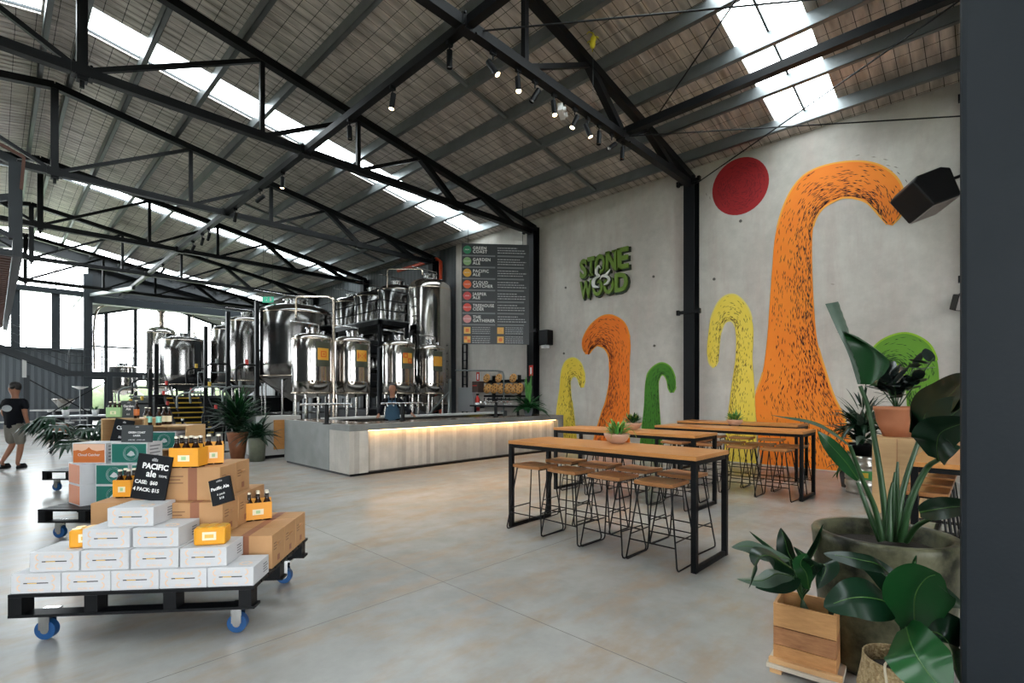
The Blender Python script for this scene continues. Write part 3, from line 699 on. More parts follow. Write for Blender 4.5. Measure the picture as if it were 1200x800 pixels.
# menu board, hung from the roof, angled toward the bar
bf = 15.2
tl, tr_, bl = at(541, 285, bf), at(620, 288.5, bf*1.012), at(541, 403, bf)
bw = (tr_-tl); bw.z = 0; BWd = bw.length; BH = tl.z-bl.z
xdir = bw.normalized(); board = empty('menu_board', (tl+bw/2-Vector((0,0,BH/2))), 0, 'tall dark menu board with coloured round beer badges', 'menu board')
nrm = xdir.cross(Vector((0,0,1)))      # toward the viewer
Rb = Matrix((xdir, -nrm, Vector((0,0,1)))).transposed()     # local x across, local -y toward viewer, z up
board.rotation_euler = Rb.to_euler()
slate = M('slate_board', (.022,.026,.03), .45); slate2 = M('slate_strip', (.17,.18,.19), .5)
MB().span((-BWd/2, -.02, -BH/2), (BWd/2, .02, BH/2)).build('panel', slate, board, bev=.004)
def fr(x, z, d=-.022): return frame4((x, d, z), (1,0,0), (0,0,1))
beers = [('GREEN\nCOAST', (.02,.22,.10)), ('GARDEN\nALE', (.25,.42,.18)), ('PACIFIC\nALE', (.75,.38,.04)), ('CLOUD\nCATCHER', (.75,.12,.03)), ('JASPER\nALE', (.65,.07,.07)), ('TREEHOUSE\nCIDER', (.72,.08,.06)), ('THE\nGATHERER', (.62,.25,.25))]
rnd = random.Random(4); rowh = BH*.80/7
for i, (nm, col) in enumerate(beers):
    z = BH/2-.05-rowh*(i+.42)
    MB().cyl((-BWd/2+.17, -.028, z), .125, .015, 24, 'y').build('badge', M('badge_%d' % i, col, .5), board)
    lettering('lettering', ['GREEN COAST','GARDEN ALE','PACIFIC ALE','CLOUD','JASPER','TREEHOUSE','GATHERER'][i].split()[0], .045, chalk, board, fr(-BWd/2+.17, z, -.037), .001)
    lettering('lettering', nm, .128, chalk, board, fr(-BWd/2+.34, z, -.024), .002, .0025, 'LEFT', xs=.98 if i != 5 else .86, spacing=1.12)
    d = MB()
    for j in range(3):
        x = .0; xe = .78+.12*rnd.random()-(.2 if j == 0 else 0)
        while x < xe:
            w_ = .03+.06*rnd.random(); d.span((.06+x, -.024, z+.075-.075*j-.012), (.06+min(x+w_, xe), -.021, z+.075-.075*j+.012)); x += w_+.018
    d.build('small_print', M('small_print', (.42,.43,.43), .6), board)
    s_ = MB(); zz = z-rowh*.5
    s_.span((-BWd/2+.02, -.026, zz-.022), (-.01, -.02, zz+.022)).span((.05, -.026, zz-.022), (BWd/2-.16, -.02, zz+.022)).build('divider_strip', slate2, board)
for (x, z, kind) in ((-BWd/2+.17, -BH/2+.42, 0), (-BWd/2+.17, -BH/2+.14, 1), (.15, -BH/2+.42, 2), (.15, -BH/2+.14, 3)):
    MB().span((x-.10, -.03, z-.10), (x+.10, -.02, z+.10)).build('emblem', M('emblem_tile', (.78,.45,.10), .5), board)
    e = MB(); 
    if kind == 0: e.span((x-.05,-.032,z-.05),(x+.05,-.03,z+.05))
    elif kind == 1: e.span((x-.09,-.032,z),(x,-.03,z+.09)).span((x,-.032,z-.09),(x+.09,-.03,z))
    elif kind == 2: e.bar((x-.08,-.031,z-.08),(x+.08,-.031,z+.08),.003,.03,(0,1,0)).bar((x-.08,-.031,z+.08),(x+.08,-.031,z-.08),.003,.03,(0,1,0))
    else: e.cyl((x,-.031,z),.06,.003,16,'y')
    e.build('emblem_mark', M('emblem_mark', (.72,.16,.03), .5), board)
    d = MB()
    for j in range(4):
        xx = 0; xe = .55
        while xx < xe:
            w_ = .03+.05*rnd.random(); d.span((x+.15+xx, -.024, z+.09-.06*j-.01), (x+.15+min(xx+w_,xe), -.021, z+.09-.06*j+.01)); xx += w_+.016
    d.build('small_print', M('small_print', (.42,.43,.43), .6), board)
for x in (-BWd/2+.2, BWd/2-.2):
    MB().tube([(x, 0, BH/2), (x, 0, 2.9)], .006, 6).build('hanging_wire', black, board)

# wall speakers
def speaker(loc, rot, s_, label, rod, path=None):
    t = empty('speaker', loc, 0, label, 'speaker'); t.rotation_euler = rot
    b = MB(); pr = []
    prof = [(-.34,-.30),(.34,-.42),(.34,.42),(-.34,.30)]
    vs = [(x*s_, y*s_, z*s_) for z in (-.33,.33) for (x, y) in ((-.30,-.26),(.24,-.36),(.32,-.22),(.32,.22),(.24,.36),(-.30,.26))]
    b.add(vs, [(5,4,3,2,1,0),(6,7,8,9,10,11)]+[(k, (k+1) % 6, 6+(k+1) % 6, 6+k) for k in range(6)])
    b.build('cabinet', speaker_black, t, bev=.03*s_)
    MB().span((-.315*s_, -.25*s_, -.30*s_), (-.30*s_, .25*s_, .30*s_)).build('grille', grille_mat, t, bev=.004)
    MB().tube(path or [(.30*s_,0,.05), (.30*s_+.18,0,.12), rod], .03, 8).build('bracket', black, t)
    return t
n_ = (Vector((cy,-sy,0))*.34-Vector((0,0,1))*.9-Vector((sy,cy,0))*.22).normalized(); e_ = Vector((cy,-sy,0))*.9+Vector((0,0,1))*.42; e_ = (e_-n_*e_.dot(n_)).normalized()
spk_ = Matrix((-n_, e_, (-n_).cross(e_))).transposed().to_euler()
speaker((11.62, .82, 5.20), spk_, .98, 'large black wall speaker tilted down at the tip of the orange curl', None, [(.1,.34,.0), (.14,.55,.05), (.16,.95,.1)])
speaker((12.0, .33, 3.27), (.15, -.25, .25), .42, 'small black wall speaker below the large one', (.33,0,.1))
t = empty('wall_box', (12.15, 10.2, 3.45), 0, 'small black box fixed beside the column next to the menu board', 'control box')
MB().span((-.1,-.18,-.24), (.2,.18,.24)).build('box_shell', black, t, bev=.02); MB().span((-.08,-.1,-.34), (.1,.1,-.24)).build('cable_cover', white_mat, t, bev=.01)
t = empty('red_pipe', (WX-.12, TR[3]-.42, 0), 0, 'red vertical fire pipe beside the column behind the tall tank', 'pipe')
MB().tube([(0,0,.1), (0,0,6.9), (.0,.25,7.05), (0,3,7.05)], .07, 12).build('pipe_run', M('red_pipe_paint', (.55,.06,.02), .45), t)
for z in (1.5, 3.5, 5.5): MB().span((-.09,-.09,z), (.22,.09,z+.05)).build('clamp', black, t)
# ================================================================== TABLES AND STOOLS
TH = 1.022
def make_table(x0, y0, wx, ly, label, loc_rz=0):
    t = empty('bar_table', (x0, y0, 0), loc_rz, label, 'table', 'high bar tables')
    MB().span((0,0,TH), (wx,ly,TH+.04)).build('tabletop', wood_top, t, bev=.003)
    for k, y in enumerate((.03, ly-.03)):
        for x in (.03, wx-.03): MB().span((x-.025, y-.025, .0), (x+.025, y+.025, TH)).build('leg', black, t)
        MB().span((.055, y-.02, .0), (wx-.055, y+.02, .045)).build('foot_rail', black, t)
        MB().span((.055, y-.02, TH-.045), (wx-.055, y+.02, TH-.0005)).build('cross_rail', black, t)
    for x in (.03, wx-.03): MB().span((x-.018, .055, TH-.045), (x+.018, ly-.055, TH-.0005)).build('side_rail', black, t)
    return t
T1 = (4.39, 1.905, .776, 2.373)
make_table(*T1, 'high timber bar table closest to the crate plant, with the low round bowl plant')
make_table(6.68, 2.92, .79, 2.5, 'high timber bar table behind the front one, toward the bar')
make_table(8.49, 2.03, .78, 2.45, 'high timber bar table in front of the wall table, with a small potted plant')
make_table(10.3, 2.55, .76, 2.35, 'high timber bar table closest to the mural wall')
make_table(5.33, -.62, 2.9, 1.1, 'timber table behind the big pot plant, stools tucked along it')

def make_stool():
    t = empty('bar_stool', (0,0,0)); SH = .79
    m = MB(); nx, ny = 6, 8; W_, D_ = .40, .36     # W along y, D along x; dished seat
    vs = []
    for top in (1, 0):
        for j in range(ny+1):
            for i in range(nx+1):
                u = i/nx*2-1; v = j/ny*2-1; x = u*D_/2; y = v*W_/2
                z = SH-.007*(1-v*v)+.002 if top else SH-.034-.006*(1-v*v)
                vs.append((x, y, z))
    k = (nx+1)*(ny+1); fs = []
    for j in range(ny):
        for i in range(nx):
            a = j*(nx+1)+i; fs.append((a, a+1, a+nx+2, a+nx+1)); fs.append((k+a+nx+1, k+a+nx+2, k+a+1, k+a))
    for i in range(nx): fs.append((i+1, i, k+i, k+i+1)); a = ny*(nx+1)+i; fs.append((a, a+1, k+a+1, k+a))
    for j in range(ny): a = j*(nx+1); fs.append((a, a+nx+1, k+a+nx+1, k+a)); b = a+nx; fs.append((b+nx+1, b, k+b, k+b+nx+1))
    m.add(vs, fs); m.build('seat', wood_seat, t, bev=.004)
    r = .008
    for sg in (-1, 1):
        yt, yb = sg*.165, sg*.265
        def P(x, f): return (x, yt+(yb-yt)*f, (SH-.04)*(1-f)+r*f)
        def leg(sx):
            xt, xb = sx*.135, sx*.215; pts = [P(xt, 0)]
            for f in (.3, .6, .86): pts.append(P(xt+(xb-xt)*f, f))
            pts += [P(xb*.995, .955), P(xb*.95, .988), P(xb*.86, 1), (0, yb, r)]
            return pts
        for sx in (-1, 1): MB().tube(leg(sx), r, 6).build('leg', black, t)
        MB().tube([(-.135, yt, SH-.045), (.135, yt, SH-.045)], r, 6).build('seat_rail', black, t)
        f = .66; MB().tube([P(-.135-.08*f, f), P(.135+.08*f, f)], r*.9, 6).build('side_rung', black, t)
    for sx in (-1, 1):
        f = .72; x = sx*(.135+.08*f); MB().tube([(x, -.165-.1*f, (SH-.04)*(1-f)), (x, .165+.1*f, (SH-.04)*(1-f))], r*.9, 6).build('foot_rung', black, t)
    return t
stool0 = make_stool(); used = [0]
def stool(x, y, rz, label, grp):
    if not used[0]: used[0] = 1; o = stool0; o.location = (x,y,0); o.rotation_euler = (0,0,rz); tag(o, label, 'stool', grp)
    else:
        o = copy_tree(stool0, (x,y,0), rz, label, grp)
    return o
ordn = ['first', 'second', 'third', 'last']
def sl(txt, i): return 'timber-seated stool, %s %s' % (ordn[i], txt)
for i, y in enumerate((2.31, 2.86, 3.41, 3.95)): stool(4.52, y, rnd.uniform(-.06,.06), sl('from the crate plant, open side of front table', i), 'stools at the front table')
for i, y in enumerate((2.38, 2.90, 3.43, 3.95)): stool(5.13, y, rnd.uniform(-.1,.1), sl('from the crate plant, wall side of front table', i), 'stools at the front table')
for i, y in enumerate((3.3, 3.88, 4.42, 4.95)): stool(6.84, y, rnd.uniform(-.08,.08), sl('from the mural end, open side of second table', i), 'stools at the second table')
for i, y in enumerate((3.4, 3.92, 4.45, 4.98)): stool(7.5, y, rnd.uniform(-.08,.08), sl('from the mural end, wall side of second table', i), 'stools at the second table')
for i, y in enumerate((2.40, 2.93, 3.5, 4.08)): stool(8.52, y, rnd.uniform(-.08,.08), sl('from the keg end, open side of third table', i), 'stools at the third table')
for i, y in enumerate((2.36, 2.85, 3.35, 3.95)): stool(9.2, y, rnd.uniform(-.08,.08), sl('from the keg end, wall side of third table', i), 'stools at the third table')
for i, y in enumerate((3.0, 3.55, 4.1, 4.6)): stool(10.32, y, rnd.uniform(-.08,.08), sl('from the keg end at the table by the mural', i), 'stools at the wall table')
for i, x in enumerate((5.68, 6.22, 6.76, 7.30)): stool(x, .42, PI/2, sl('from the big pot at the table beside it', i), 'stools at the table behind the pot')

# ================================================================== BAR
BX0, BX1, BY0, BY1, BH_ = 4.85, 11.69, 9.1, 12.26, 1.03
t = empty('bar_counter', (BX0, BY0, 0), 0, 'long concrete bar counter with board-marked front and warm light strip', 'bar counter')
L_ = BX1-BX0; D_ = BY1-BY0
MB().span((0,.0,BH_-.13), (L_,.85,BH_)).build('front_top', bar_conc, t, bev=.006)
MB().span((0,0,.05), (.42,.84,BH_-.132)).build('end_pillar', board_mat, t, bev=.004)
MB().span((.3,.16,.05), (L_-.25,.84,BH_-.132)).build('front_panel', board_mat, t)
MB().span((L_-.25,0,.05), (L_,.84,BH_-.132)).build('end_pillar', bar_conc, t, bev=.004)
MB().span((0,.851,.05), (.75,D_,BH_)).build('side_wing', bar_conc, t, bev=.005)
MB().span((.9,D_-.65,BH_-.02), (L_,D_,BH_+.02)).build('back_bench_top', white_paint, t)
MB().span((.9,D_-.62,.05), (L_,D_-.02,BH_-.021)).build('back_bench', steel_dark, t)
MB().span((.04,.04,0), (L_-.04,.8,.05)).span((.04,.8,0), (.72,D_-.04,.05)).build('kick_recess', black, t)
MB().span((.45,.05,BH_-.139), (L_-.3,.11,BH_-.134)).build('light_strip', warm_led, t)
MB().span((.08,.08,BH_), (L_-.06,.83,BH_+.004)).span((.08,.83,BH_), (.70,D_-.08,BH_+.004)).build('polished_top', M('bar_top_reflection_tint', (.17,.12,.09), .18, 0, var=(2.5,(.26,.21,.17))), t)  # brown tint painted on the top in place of its reflections
# beer tap towers
def tap(x, y, w_, lab):
    t = empty('tap_tower', (x, y, BH_+.004), 0, lab, 'beer tap', 'black tap towers on the bar')
    MB().cyl((0,0,.19), .045, .38, 14).cyl((0,0,.01), .08, .02, 18).build('column_pipe', black, t)
    MB().cyl((0,0,.40), .022, w_, 14, 'x').build('tap_rail', chrome, t)
    n = max(2, int(w_/.14))
    for k in range(n):
        xx = -w_/2+.08+(w_-.16)*k/(n-1)
        MB().tube([(xx,-.03,.40), (xx,-.10,.40), (xx,-.12,.34)], .012, 8).build('spout', chrome, t)
        MB().tube([(xx,-.05,.43), (xx,-.06,.52)], [.012,.018], 8).build('tap_handle', black, t)
for px, lab in ((383, 'black tap tower at the end of the bar facing the white counter'), (472, 'black tap tower in front of the bartender'), (581, 'black tap tower below the hanging woven discs')):
    t_ = (px-600)/FPX; f = (BY0+.55)/(cy-t_*sy); tap(f*(t_*cy+sy), BY0+.55, 1.1, lab)
# glasses on the bar near the tap
# white counter with timber inset behind the bar end
t = empty('service_counter', (4.55, 13.25, 0), 0, 'low white counter with a timber panel beside the bar end', 'counter')
MB().span((0,0,.08), (1.12,.7,1.08)).build('carcass', white_paint, t, bev=.004)
MB().span((.42,-.015,.22), (1.04,.0,.98)).build('timber_panel', M('orange_timber', (.50,.22,.06), .45, var=(4,(.60,.30,.10)), stretch=(1,1,9)), t)
MB().span((.03,.04,0), (1.08,.6,.08)).build('kick_recess', black, t)

# ================================================================== TANKS
def legs(mb_parent, r, z0, z1, n, m, rr=.035, zb=0):
    for k in range(n):
        a = 2*PI*(k+.5)/n; x, y = r*math.cos(a), r*math.sin(a)
        MB().tube([(x, y, zb+.02), (x, y, z1)], rr, 8).cyl((x, y, zb+.012), rr*2, .024, 12).build('leg', m, mb_parent)
def tank(x, y, r, z0, z1, dome, label, m=steel, n=4, top='manway', grp='stainless brewery tanks', cone=.25, cat='tank', name='brewery_tank', bands=True, zb=0):
    t = empty(name, (x, y, 0), 0, label, cat, grp)
    p = [(.04, z0-cone), (r*.5, z0-cone*.55), (r*.93, z0-cone*.08), (r, z0)]
    p += [(r, z0+(z1-z0)*k/4) for k in (1,2,3)]+[(r, z1)]
    for k in range(1, 8):
        a = k/8*PI/2; p.append((r*math.cos(a)**.8, z1+dome*math.sin(a)))
    p.append((.03, z1+dome)); MB().lathe(p, 40).build('body', m, t)
    if bands:
        for z in (z0+.02, z1-.015): MB().lathe([(r+.002,z-.02),(r+.014,z-.012),(r+.014,z+.012),(r+.002,z+.02)], 40).build('rim_band', steel_warm, t)
    legs(t, r*.86, 0, z0+.02, n, m, zb=zb)
    MB().tube([(r*.86*math.cos(a), r*.86*math.sin(a), zb+(z0-zb)*.45) for a in [2*PI*(k+.5)/n for k in range(n)]], .018, 6, closed=True).build('leg_brace', m, t)
    if top:
        MB().cyl((0,0,z1+dome+.05), .16*r/.55, .16, 18).cyl((0,0,z1+dome+.14), .19*r/.55, .03, 18).build('manway', chrome, t)
        pp = MB().tube([(.25*r,-.2*r,z1+dome*.7), (.25*r,-.2*r,z1+dome+.24), (.1*r,-.2*r,z1+dome+.26), (-1.2*r,-.25*r,z1+dome+.27)], .018, 8); pp.build('top_pipe', chrome, t)
        for (dx, dy) in ((.45,-.3), (-.4,-.45), (.6,.1)):
            v = MB().cyl((dx*r,dy*r,z1+dome*.75), .03, .18, 10).cyl((dx*r,dy*r,z1+dome*.75+.1), .05, .03, 12); v.build('valve', chrome, t)
    return t
def poster(t, r, zc, ang, kind, w_=.52, h_=.68):
    m = MB(); n = 10; da = w_/r
    vs = []
    for (rr) in (r+.004, r+.012):
        for k in range(n+1):
            a = ang-da/2+da*k/n
            for z in (zc-h_/2, zc+h_/2): vs.append((rr*math.cos(a), rr*math.sin(a), z))
    q = 2*(n+1); fs = []
    for k in range(n): fs += [(2*k, 2*k+1, 2*k+3, 2*k+2), (q+2*k, q+2*k+2, q+2*k+3, q+2*k+1), (2*k+1, q+2*k+1, q+2*k+3, 2*k+3), (2*k, 2*k+2, q+2*k+2, q+2*k)]
    fs += [(0,q,q+1,1), (2*n,2*n+1,q+2*n+1,q+2*n)]
    m.add(vs, fs); pa = m.build('poster', M('poster_olive', (.075,.085,.06), .55), t)
    def patch(u0, u1, v0, v1, mat_, d):
        g = MB(); vs = []
        for k in range(5):
            a = ang+(u0+(u1-u0)*k/4)/r
            for z in (v0, v1): vs.append(((r+d)*math.cos(a), (r+d)*math.sin(a), zc+z))
        g.add(vs, [(2*k, 2*k+2, 2*k+3, 2*k+1) for k in range(4)]); return g.build('emblem', mat_, pa)
    yel = M('emblem_yellow', (.85,.42,.05), .5); red_ = M('emblem_orange', (.78,.16,.02), .5)
    s_ = .165; patch(-s_, s_, -s_, s_, yel, .014)
    if kind == 0:
        patch(-.085, .085, -.085, .085, red_, .016); patch(-.055, .055, -.055, .055, yel, .018); patch(-.025,.025,-.025,.025, red_, .02)
    def diag(pts, d=.016):
        g = MB(); g.add([((r+d)*math.cos(ang+u/r), (r+d)*math.sin(ang+u/r), zc+v) for u, v in pts], [tuple(range(len(pts)))]); g.build('emblem', red_, pa)
    if kind == 1:
        for a in range(4):
            c_, s2 = math.cos(a*PI/2), math.sin(a*PI/2); diag([(u*c_-v*s2, u*s2+v*c_) for u, v in ((-.11,.135), (0,.03), (.11,.135))])
    if kind == 2:
        patch(-s_, 0, 0, s_, red_, .016); patch(0, s_, -s_, 0, red_, .016); patch(-.11,-.04,.04,.11, yel, .018); patch(.04,.11,-.11,-.04, yel, .018)
    if kind == 3:
        for o_ in (-.18, -.06, .06, .18):
            pts = []
            for u in (-s_, s_):
                v = -u+o_; pts.append((u, v))
            (u0, v0), (u1, v1) = pts
            if v0 > s_: u0 += v0-s_; v0 = s_
            if v1 < -s_: u1 -= (-s_-v1); v1 = -s_
            diag([(u0, v0), (u0+.03 if v0 >= s_ else u0, v0 if v0 >= s_ else v0+.03), (u1 if u1 >= s_ else u1+.03, v1+.03 if u1 >= s_ else v1), (u1, v1)])
def ang_to(x, y, off=0): return math.atan2(-y, -x)+off
TY = 13.9
for px, r, k, z1, lab in ((366, .55, 0, 3.2, 'serving tank whose poster shows nested orange squares'), (412.5, .535, 1, 3.22, 'serving tank whose poster shows an orange cross'),
                          (467.5, .52, 2, 3.24, 'serving tank whose poster shows an orange checkered square, behind the bartender'), (504.5, .485, 3, 3.2, 'serving tank whose poster shows orange diagonal stripes')):
    t_ = (px-600)/FPX; f = TY/(cy-t_*sy); x = f*(t_*cy+sy)
    o = tank(x, TY, r, 1.66, z1, .17, lab, m=steel, cone=.12, grp='serving tanks behind the bar')
    a0 = ang_to(x, TY); poster(o, r, z1-.44, a0+.55, k, .42 if k < 3 else .38)
    zz = 2.0
    c_ = (math.cos(a0), math.sin(a0)); p0 = Vector((c_[0]*r, c_[1]*r, zz)); p1 = Vector((c_[0]*(r+.05), c_[1]*(r+.05), zz))
    MB().tube([p0, p1], .065, 18).build('port_flange', steel_warm, o); MB().tube([p1, p1+(p1-p0)*.2], .035, 14).build('port_cap', black, o)
    a1 = a0+.55; MB().tube([(r*math.cos(a1), r*math.sin(a1), zz), ((r+.12)*math.cos(a1), (r+.12)*math.sin(a1), zz)], .012, 8).tube([((r+.1)*math.cos(a1-.1), (r+.1)*math.sin(a1-.1), zz), ((r+.1)*math.cos(a1+.15), (r+.1)*math.sin(a1+.15), zz)], .012, 6).build('sample_tap', chrome, o)
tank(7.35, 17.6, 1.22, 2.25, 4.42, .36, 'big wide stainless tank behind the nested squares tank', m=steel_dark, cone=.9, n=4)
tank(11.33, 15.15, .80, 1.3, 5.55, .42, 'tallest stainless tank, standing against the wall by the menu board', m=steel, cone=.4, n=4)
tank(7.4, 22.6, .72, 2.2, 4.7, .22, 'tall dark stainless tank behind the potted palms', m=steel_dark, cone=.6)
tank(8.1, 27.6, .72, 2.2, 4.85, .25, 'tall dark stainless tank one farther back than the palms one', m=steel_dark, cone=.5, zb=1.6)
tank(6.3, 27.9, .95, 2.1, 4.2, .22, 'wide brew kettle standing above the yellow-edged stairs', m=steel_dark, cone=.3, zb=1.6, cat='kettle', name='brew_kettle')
tank(5.45, 38.0, .72, 1.9, 3.3, .1, 'short round vessel in the annex beside the chimney kettle', m=steel, cone=.3, cat='kettle', name='brew_kettle')
o = tank(6.75, 34.8, .72, 2.0, 5.2, .4, 'kettle with a funnel-topped steam chimney before the annex windows', m=steel, cone=.3, cat='kettle', name='brew_kettle', top=None)
MB().lathe([(.10,5.6),(.10,6.35),(.30,6.6),(.30,6.63),(.0,6.63)], 20).build('chimney', steel_warm, o)
MB().tube(smoothpath([(-.1,0,6.7),(-1.2,0,6.75),(-2.6,0,6.5),(-3.0,0,5.6),(-3.0,0,3.0)], 4), .05, 8).tube([(.1,0,6.7),(1.6,0,6.7),(1.7,0,4.4)], .04, 8).build('steam_pipe', steel_warm, o)
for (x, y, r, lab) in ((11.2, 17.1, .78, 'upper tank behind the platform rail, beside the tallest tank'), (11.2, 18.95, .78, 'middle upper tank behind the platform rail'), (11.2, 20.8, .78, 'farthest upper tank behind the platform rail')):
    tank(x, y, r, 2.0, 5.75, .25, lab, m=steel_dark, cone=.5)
# platform with guard rail
t = empty('access_platform', (9.1, 15.0, 0), 0, 'black steel access platform with handrails between the serving tanks', 'platform')
PZ = 4.2
MB().span((0,0,PZ), (1.2,6.5,PZ+.05)).build('deck', galv, t)
fr_ = MB().span((0,0,PZ-.16), (.06,6.5,PZ)).span((0,0,PZ-.16), (1.2,.06,PZ)).span((1.14,0,PZ-.16), (1.2,6.5,PZ)); fr_.build('edge_frame', black, t)
for (x, y) in ((.05,.05), (1.15,.05), (.05,3.2), (.05,6.4)): MB().span((x-.05,y-.05,0), (x+.05,y+.05,PZ)).build('leg', black, t)
for z in (.35,.7,1.05): MB().tube([(.03,6.45,PZ+z), (.03,.03,PZ+z), (1.17,.03,PZ+z), (1.17,.6,PZ+z)], .022, 6).build('hand_rail', black, t)
for p in ((.03,.03),(.03,1.6),(.03,3.2),(.03,4.8),(.03,6.4),(1.17,.03)): MB().tube([(p[0],p[1],PZ), (p[0],p[1],PZ+1.06)], .022, 6).build('rail_post', black, t)
for k in range(9): MB().bar((-.0+.6,.15+.0*k,PZ-.4-.42*k), (.6,.6,PZ-.4-.42*k), 1.0, .04).build('tread', black, t)
for z in (.6, 1.9, 3.1): MB().span((.1,1.0,z), (1.1,5.5,z+.5)).build('pipe_manifold', dark_clad, t, bev=.05)
MB().tube([(-.15,-.2,.3), (-.15,-.2,3.2), (.2,-.2,3.35)], .05, 8).tube([(.5,-.12,.3), (.5,-.12,3.9)], .05, 8).tube([(.75,-.1,.3),(.75,-.1,3.8)], .04, 8).build('riser_pipe', dark_clad, t)
# vertical manifolds with pipework between tanks
def riser(x, y, h, label, arms, k):
    t = empty('pipe_riser', (x, y, 0), 0, label, 'pipework', 'dark pipe risers in the brewery')
    MB().span((-.06,-.06,0), (.06,.06,h)).build('upright', black, t)
    for (z, a, L, m) in arms:
        d = Vector((math.cos(a), math.sin(a), 0)); q = MB().tube(smoothpath([(0,0,z), d*L*.7+Vector((0,0,z)), d*L+Vector((0,0,z-.15)), d*L+Vector((0,0,z-.55))], 3), .036, 8)
        q.build('pipe_arm', m, t); 
        MB().cyl(tuple(d*L*.5+Vector((0,0,z+.1))), .05, .16, 8).build('valve', [red_mat, galv, yellow_nose][k % 3], t); k += 1
    return t
def fx(px, f): p = at(px, 463, f); return p.x, p.y
x, y = fx(301, 16.5); riser(x, y, 4.75, 'dark pipe riser touching the side of the big wide tank', [(2.6,3.4,.7,black),(1.9,2.6,1.0,galv),(1.2,3.2,1.1,black),(3.1,.2,.3,black)], 0)
x, y = fx(267, 17.5); riser(x, y, 4.55, 'dark pipe riser before the tank behind the palms', [(2.7,3.2,.7,black),(1.9,2.9,1.1,galv),(1.1,3.5,.9,black)], 1)
x, y = fx(241, 18.6); riser(x, y, 4.2, 'dark pipe riser between brew kettle and tall dark tanks', [(2.6,3.1,.6,black),(1.7,2.7,.9,galv)], 2)
x, y = fx(183, 19.3); riser(x, y, 3.6, 'dark pipe riser in front of the chimney kettle', [(2.0,.4,.8,black),(2.2,3.4,.8,black),(1.4,3.2,.9,galv),(1.2,.2,.8,black)], 0)
x, y = fx(176, 18.8); riser(x, y, 2.6, 'short dark pipe riser next to the kettle stairs', [(1.9,3.4,1.0,galv),(1.3,3.2,1.2,black),(1.6,.2,.9,black)], 1)
# tall bent pipes above the serving tanks
t = empty('swan_neck_pipe', (0, 0, 0), 0, 'tall bent stainless pipe looping over the nested squares tank', 'pipe')
q0 = at(391,463,14.3); MB().tube([at(347,372,15.9), at(347,350,15.9), at(350,347.5,15.9), at(386,347.5,14.5), at(390,350,14.3), Vector((q0.x,q0.y,4.3)), Vector((q0.x,q0.y,.9))], .035, 8).build('pipe_run', steel_warm, t)
MB().span((q0.x-.08,q0.y-.08,0), (q0.x+.08,q0.y+.08,.9)).build('pipe_foot', steel_dark, t)
t = empty('swan_neck_pipe', (0,0,0), 0, 'thin bent pipe over the top of the tallest tank', 'pipe')
MB().tube([at(454,338,19.2), at(454,317,19.2), at(456,315,19.2), at(493,315,18.2), at(495,317,18.2), at(495,322,18.2)], .025, 8).build('pipe_run', steel_warm, t)
# thin pole and dark ladder by the tallest tank
t = empty('cable_ladder', (12.2, 14.15, 0), 0, 'dark cable ladder on the wall between tallest tank and menu board', 'ladder')
for y in (-.12,.12): MB().span((-.03,y-.02,.3), (.03,y+.02,3.6)).build('side_rail', black, t)
m = MB()
for k in range(11): m.span((-.02,-.12,.5+.3*k), (.02,.12,.53+.3*k))
m.build('rung_lattice', black, t)
t = empty('water_pipe', (11.3, 12.0, 0), 0, 'thin grey pipe reaching across to the wall tap', 'pipe')
MB().tube([(-.6,.9,2.45),(.6,.1,2.45),(.75,0,2.42),(.78,-.02,2.3),(.78,-.02,1.1)], .025, 8).build('pipe_run', galv, t); MB().span((.70,-.1,0),(.86,.06,1.1)).build('pipe_foot', galv, t)
t = empty('brace_strut', (9.9, 12.9, 0), 0, 'pale steel pole with slanted brace beside the striped serving tank', 'pole')
x, y = fx(527, 16.2); t.location = (x, y, 0)
MB().span((-.04,-.04,0), (.04,.04,2.15)).build('pole', galv, t); MB().bar((0,0,1.75),(-1.0,.3,.7),.04,.04).build('brace', galv, t)

# ================================================================== BREWHOUSE DECK, STAIRS, GANTRY
t = empty('brewhouse_deck', (4.6, 24.2, 0), 0, 'dark raised brewhouse deck with yellow-edged stairs', 'platform')
MB().span((0,0,1.52), (5.6,6.3,1.6)).build('deck', dark_clad, t); MB().span((.05,.3,0), (5.5,6.2,1.5)).build('base_cabinets', black, t)
for z in (.5, 1.0): MB().tube([(1.4,.03,1.6+z), (5.6,.03,1.6+z)], .022, 6).build('hand_rail', galv, t)
for x in (0,1.4,2.5,3.6,4.7,5.6): MB().tube([(x,.03,1.6), (x,.03,2.6)], .022, 6).build('rail_post', galv, t)
x, y = fx(220, 19.0)
t = empty('stair_flight', (4.55, 21.9, 0), 0, 'dark stairs with yellow nosings leading up to the kettles', 'stairs')
for k in range(8):
    z = .19*(k+1); MB().span((.25,.27*k,z-.04), (1.4,.27*k+.28,z)).build('tread', black, t); MB().span((.25,.27*k-.02,z-.045), (1.4,.27*k+.01,z+.005)).build('nosing', yellow_nose, t)
for x in (.21,1.4): MB().bar((x+.02,-.05,.08), (x+.02,2.2,1.55), .04, .22).build('stringer', black, t); MB().tube([(x+.02,0,1.0),(x+.02,2.2,2.5)], .022, 6).build('hand_rail', black, t)
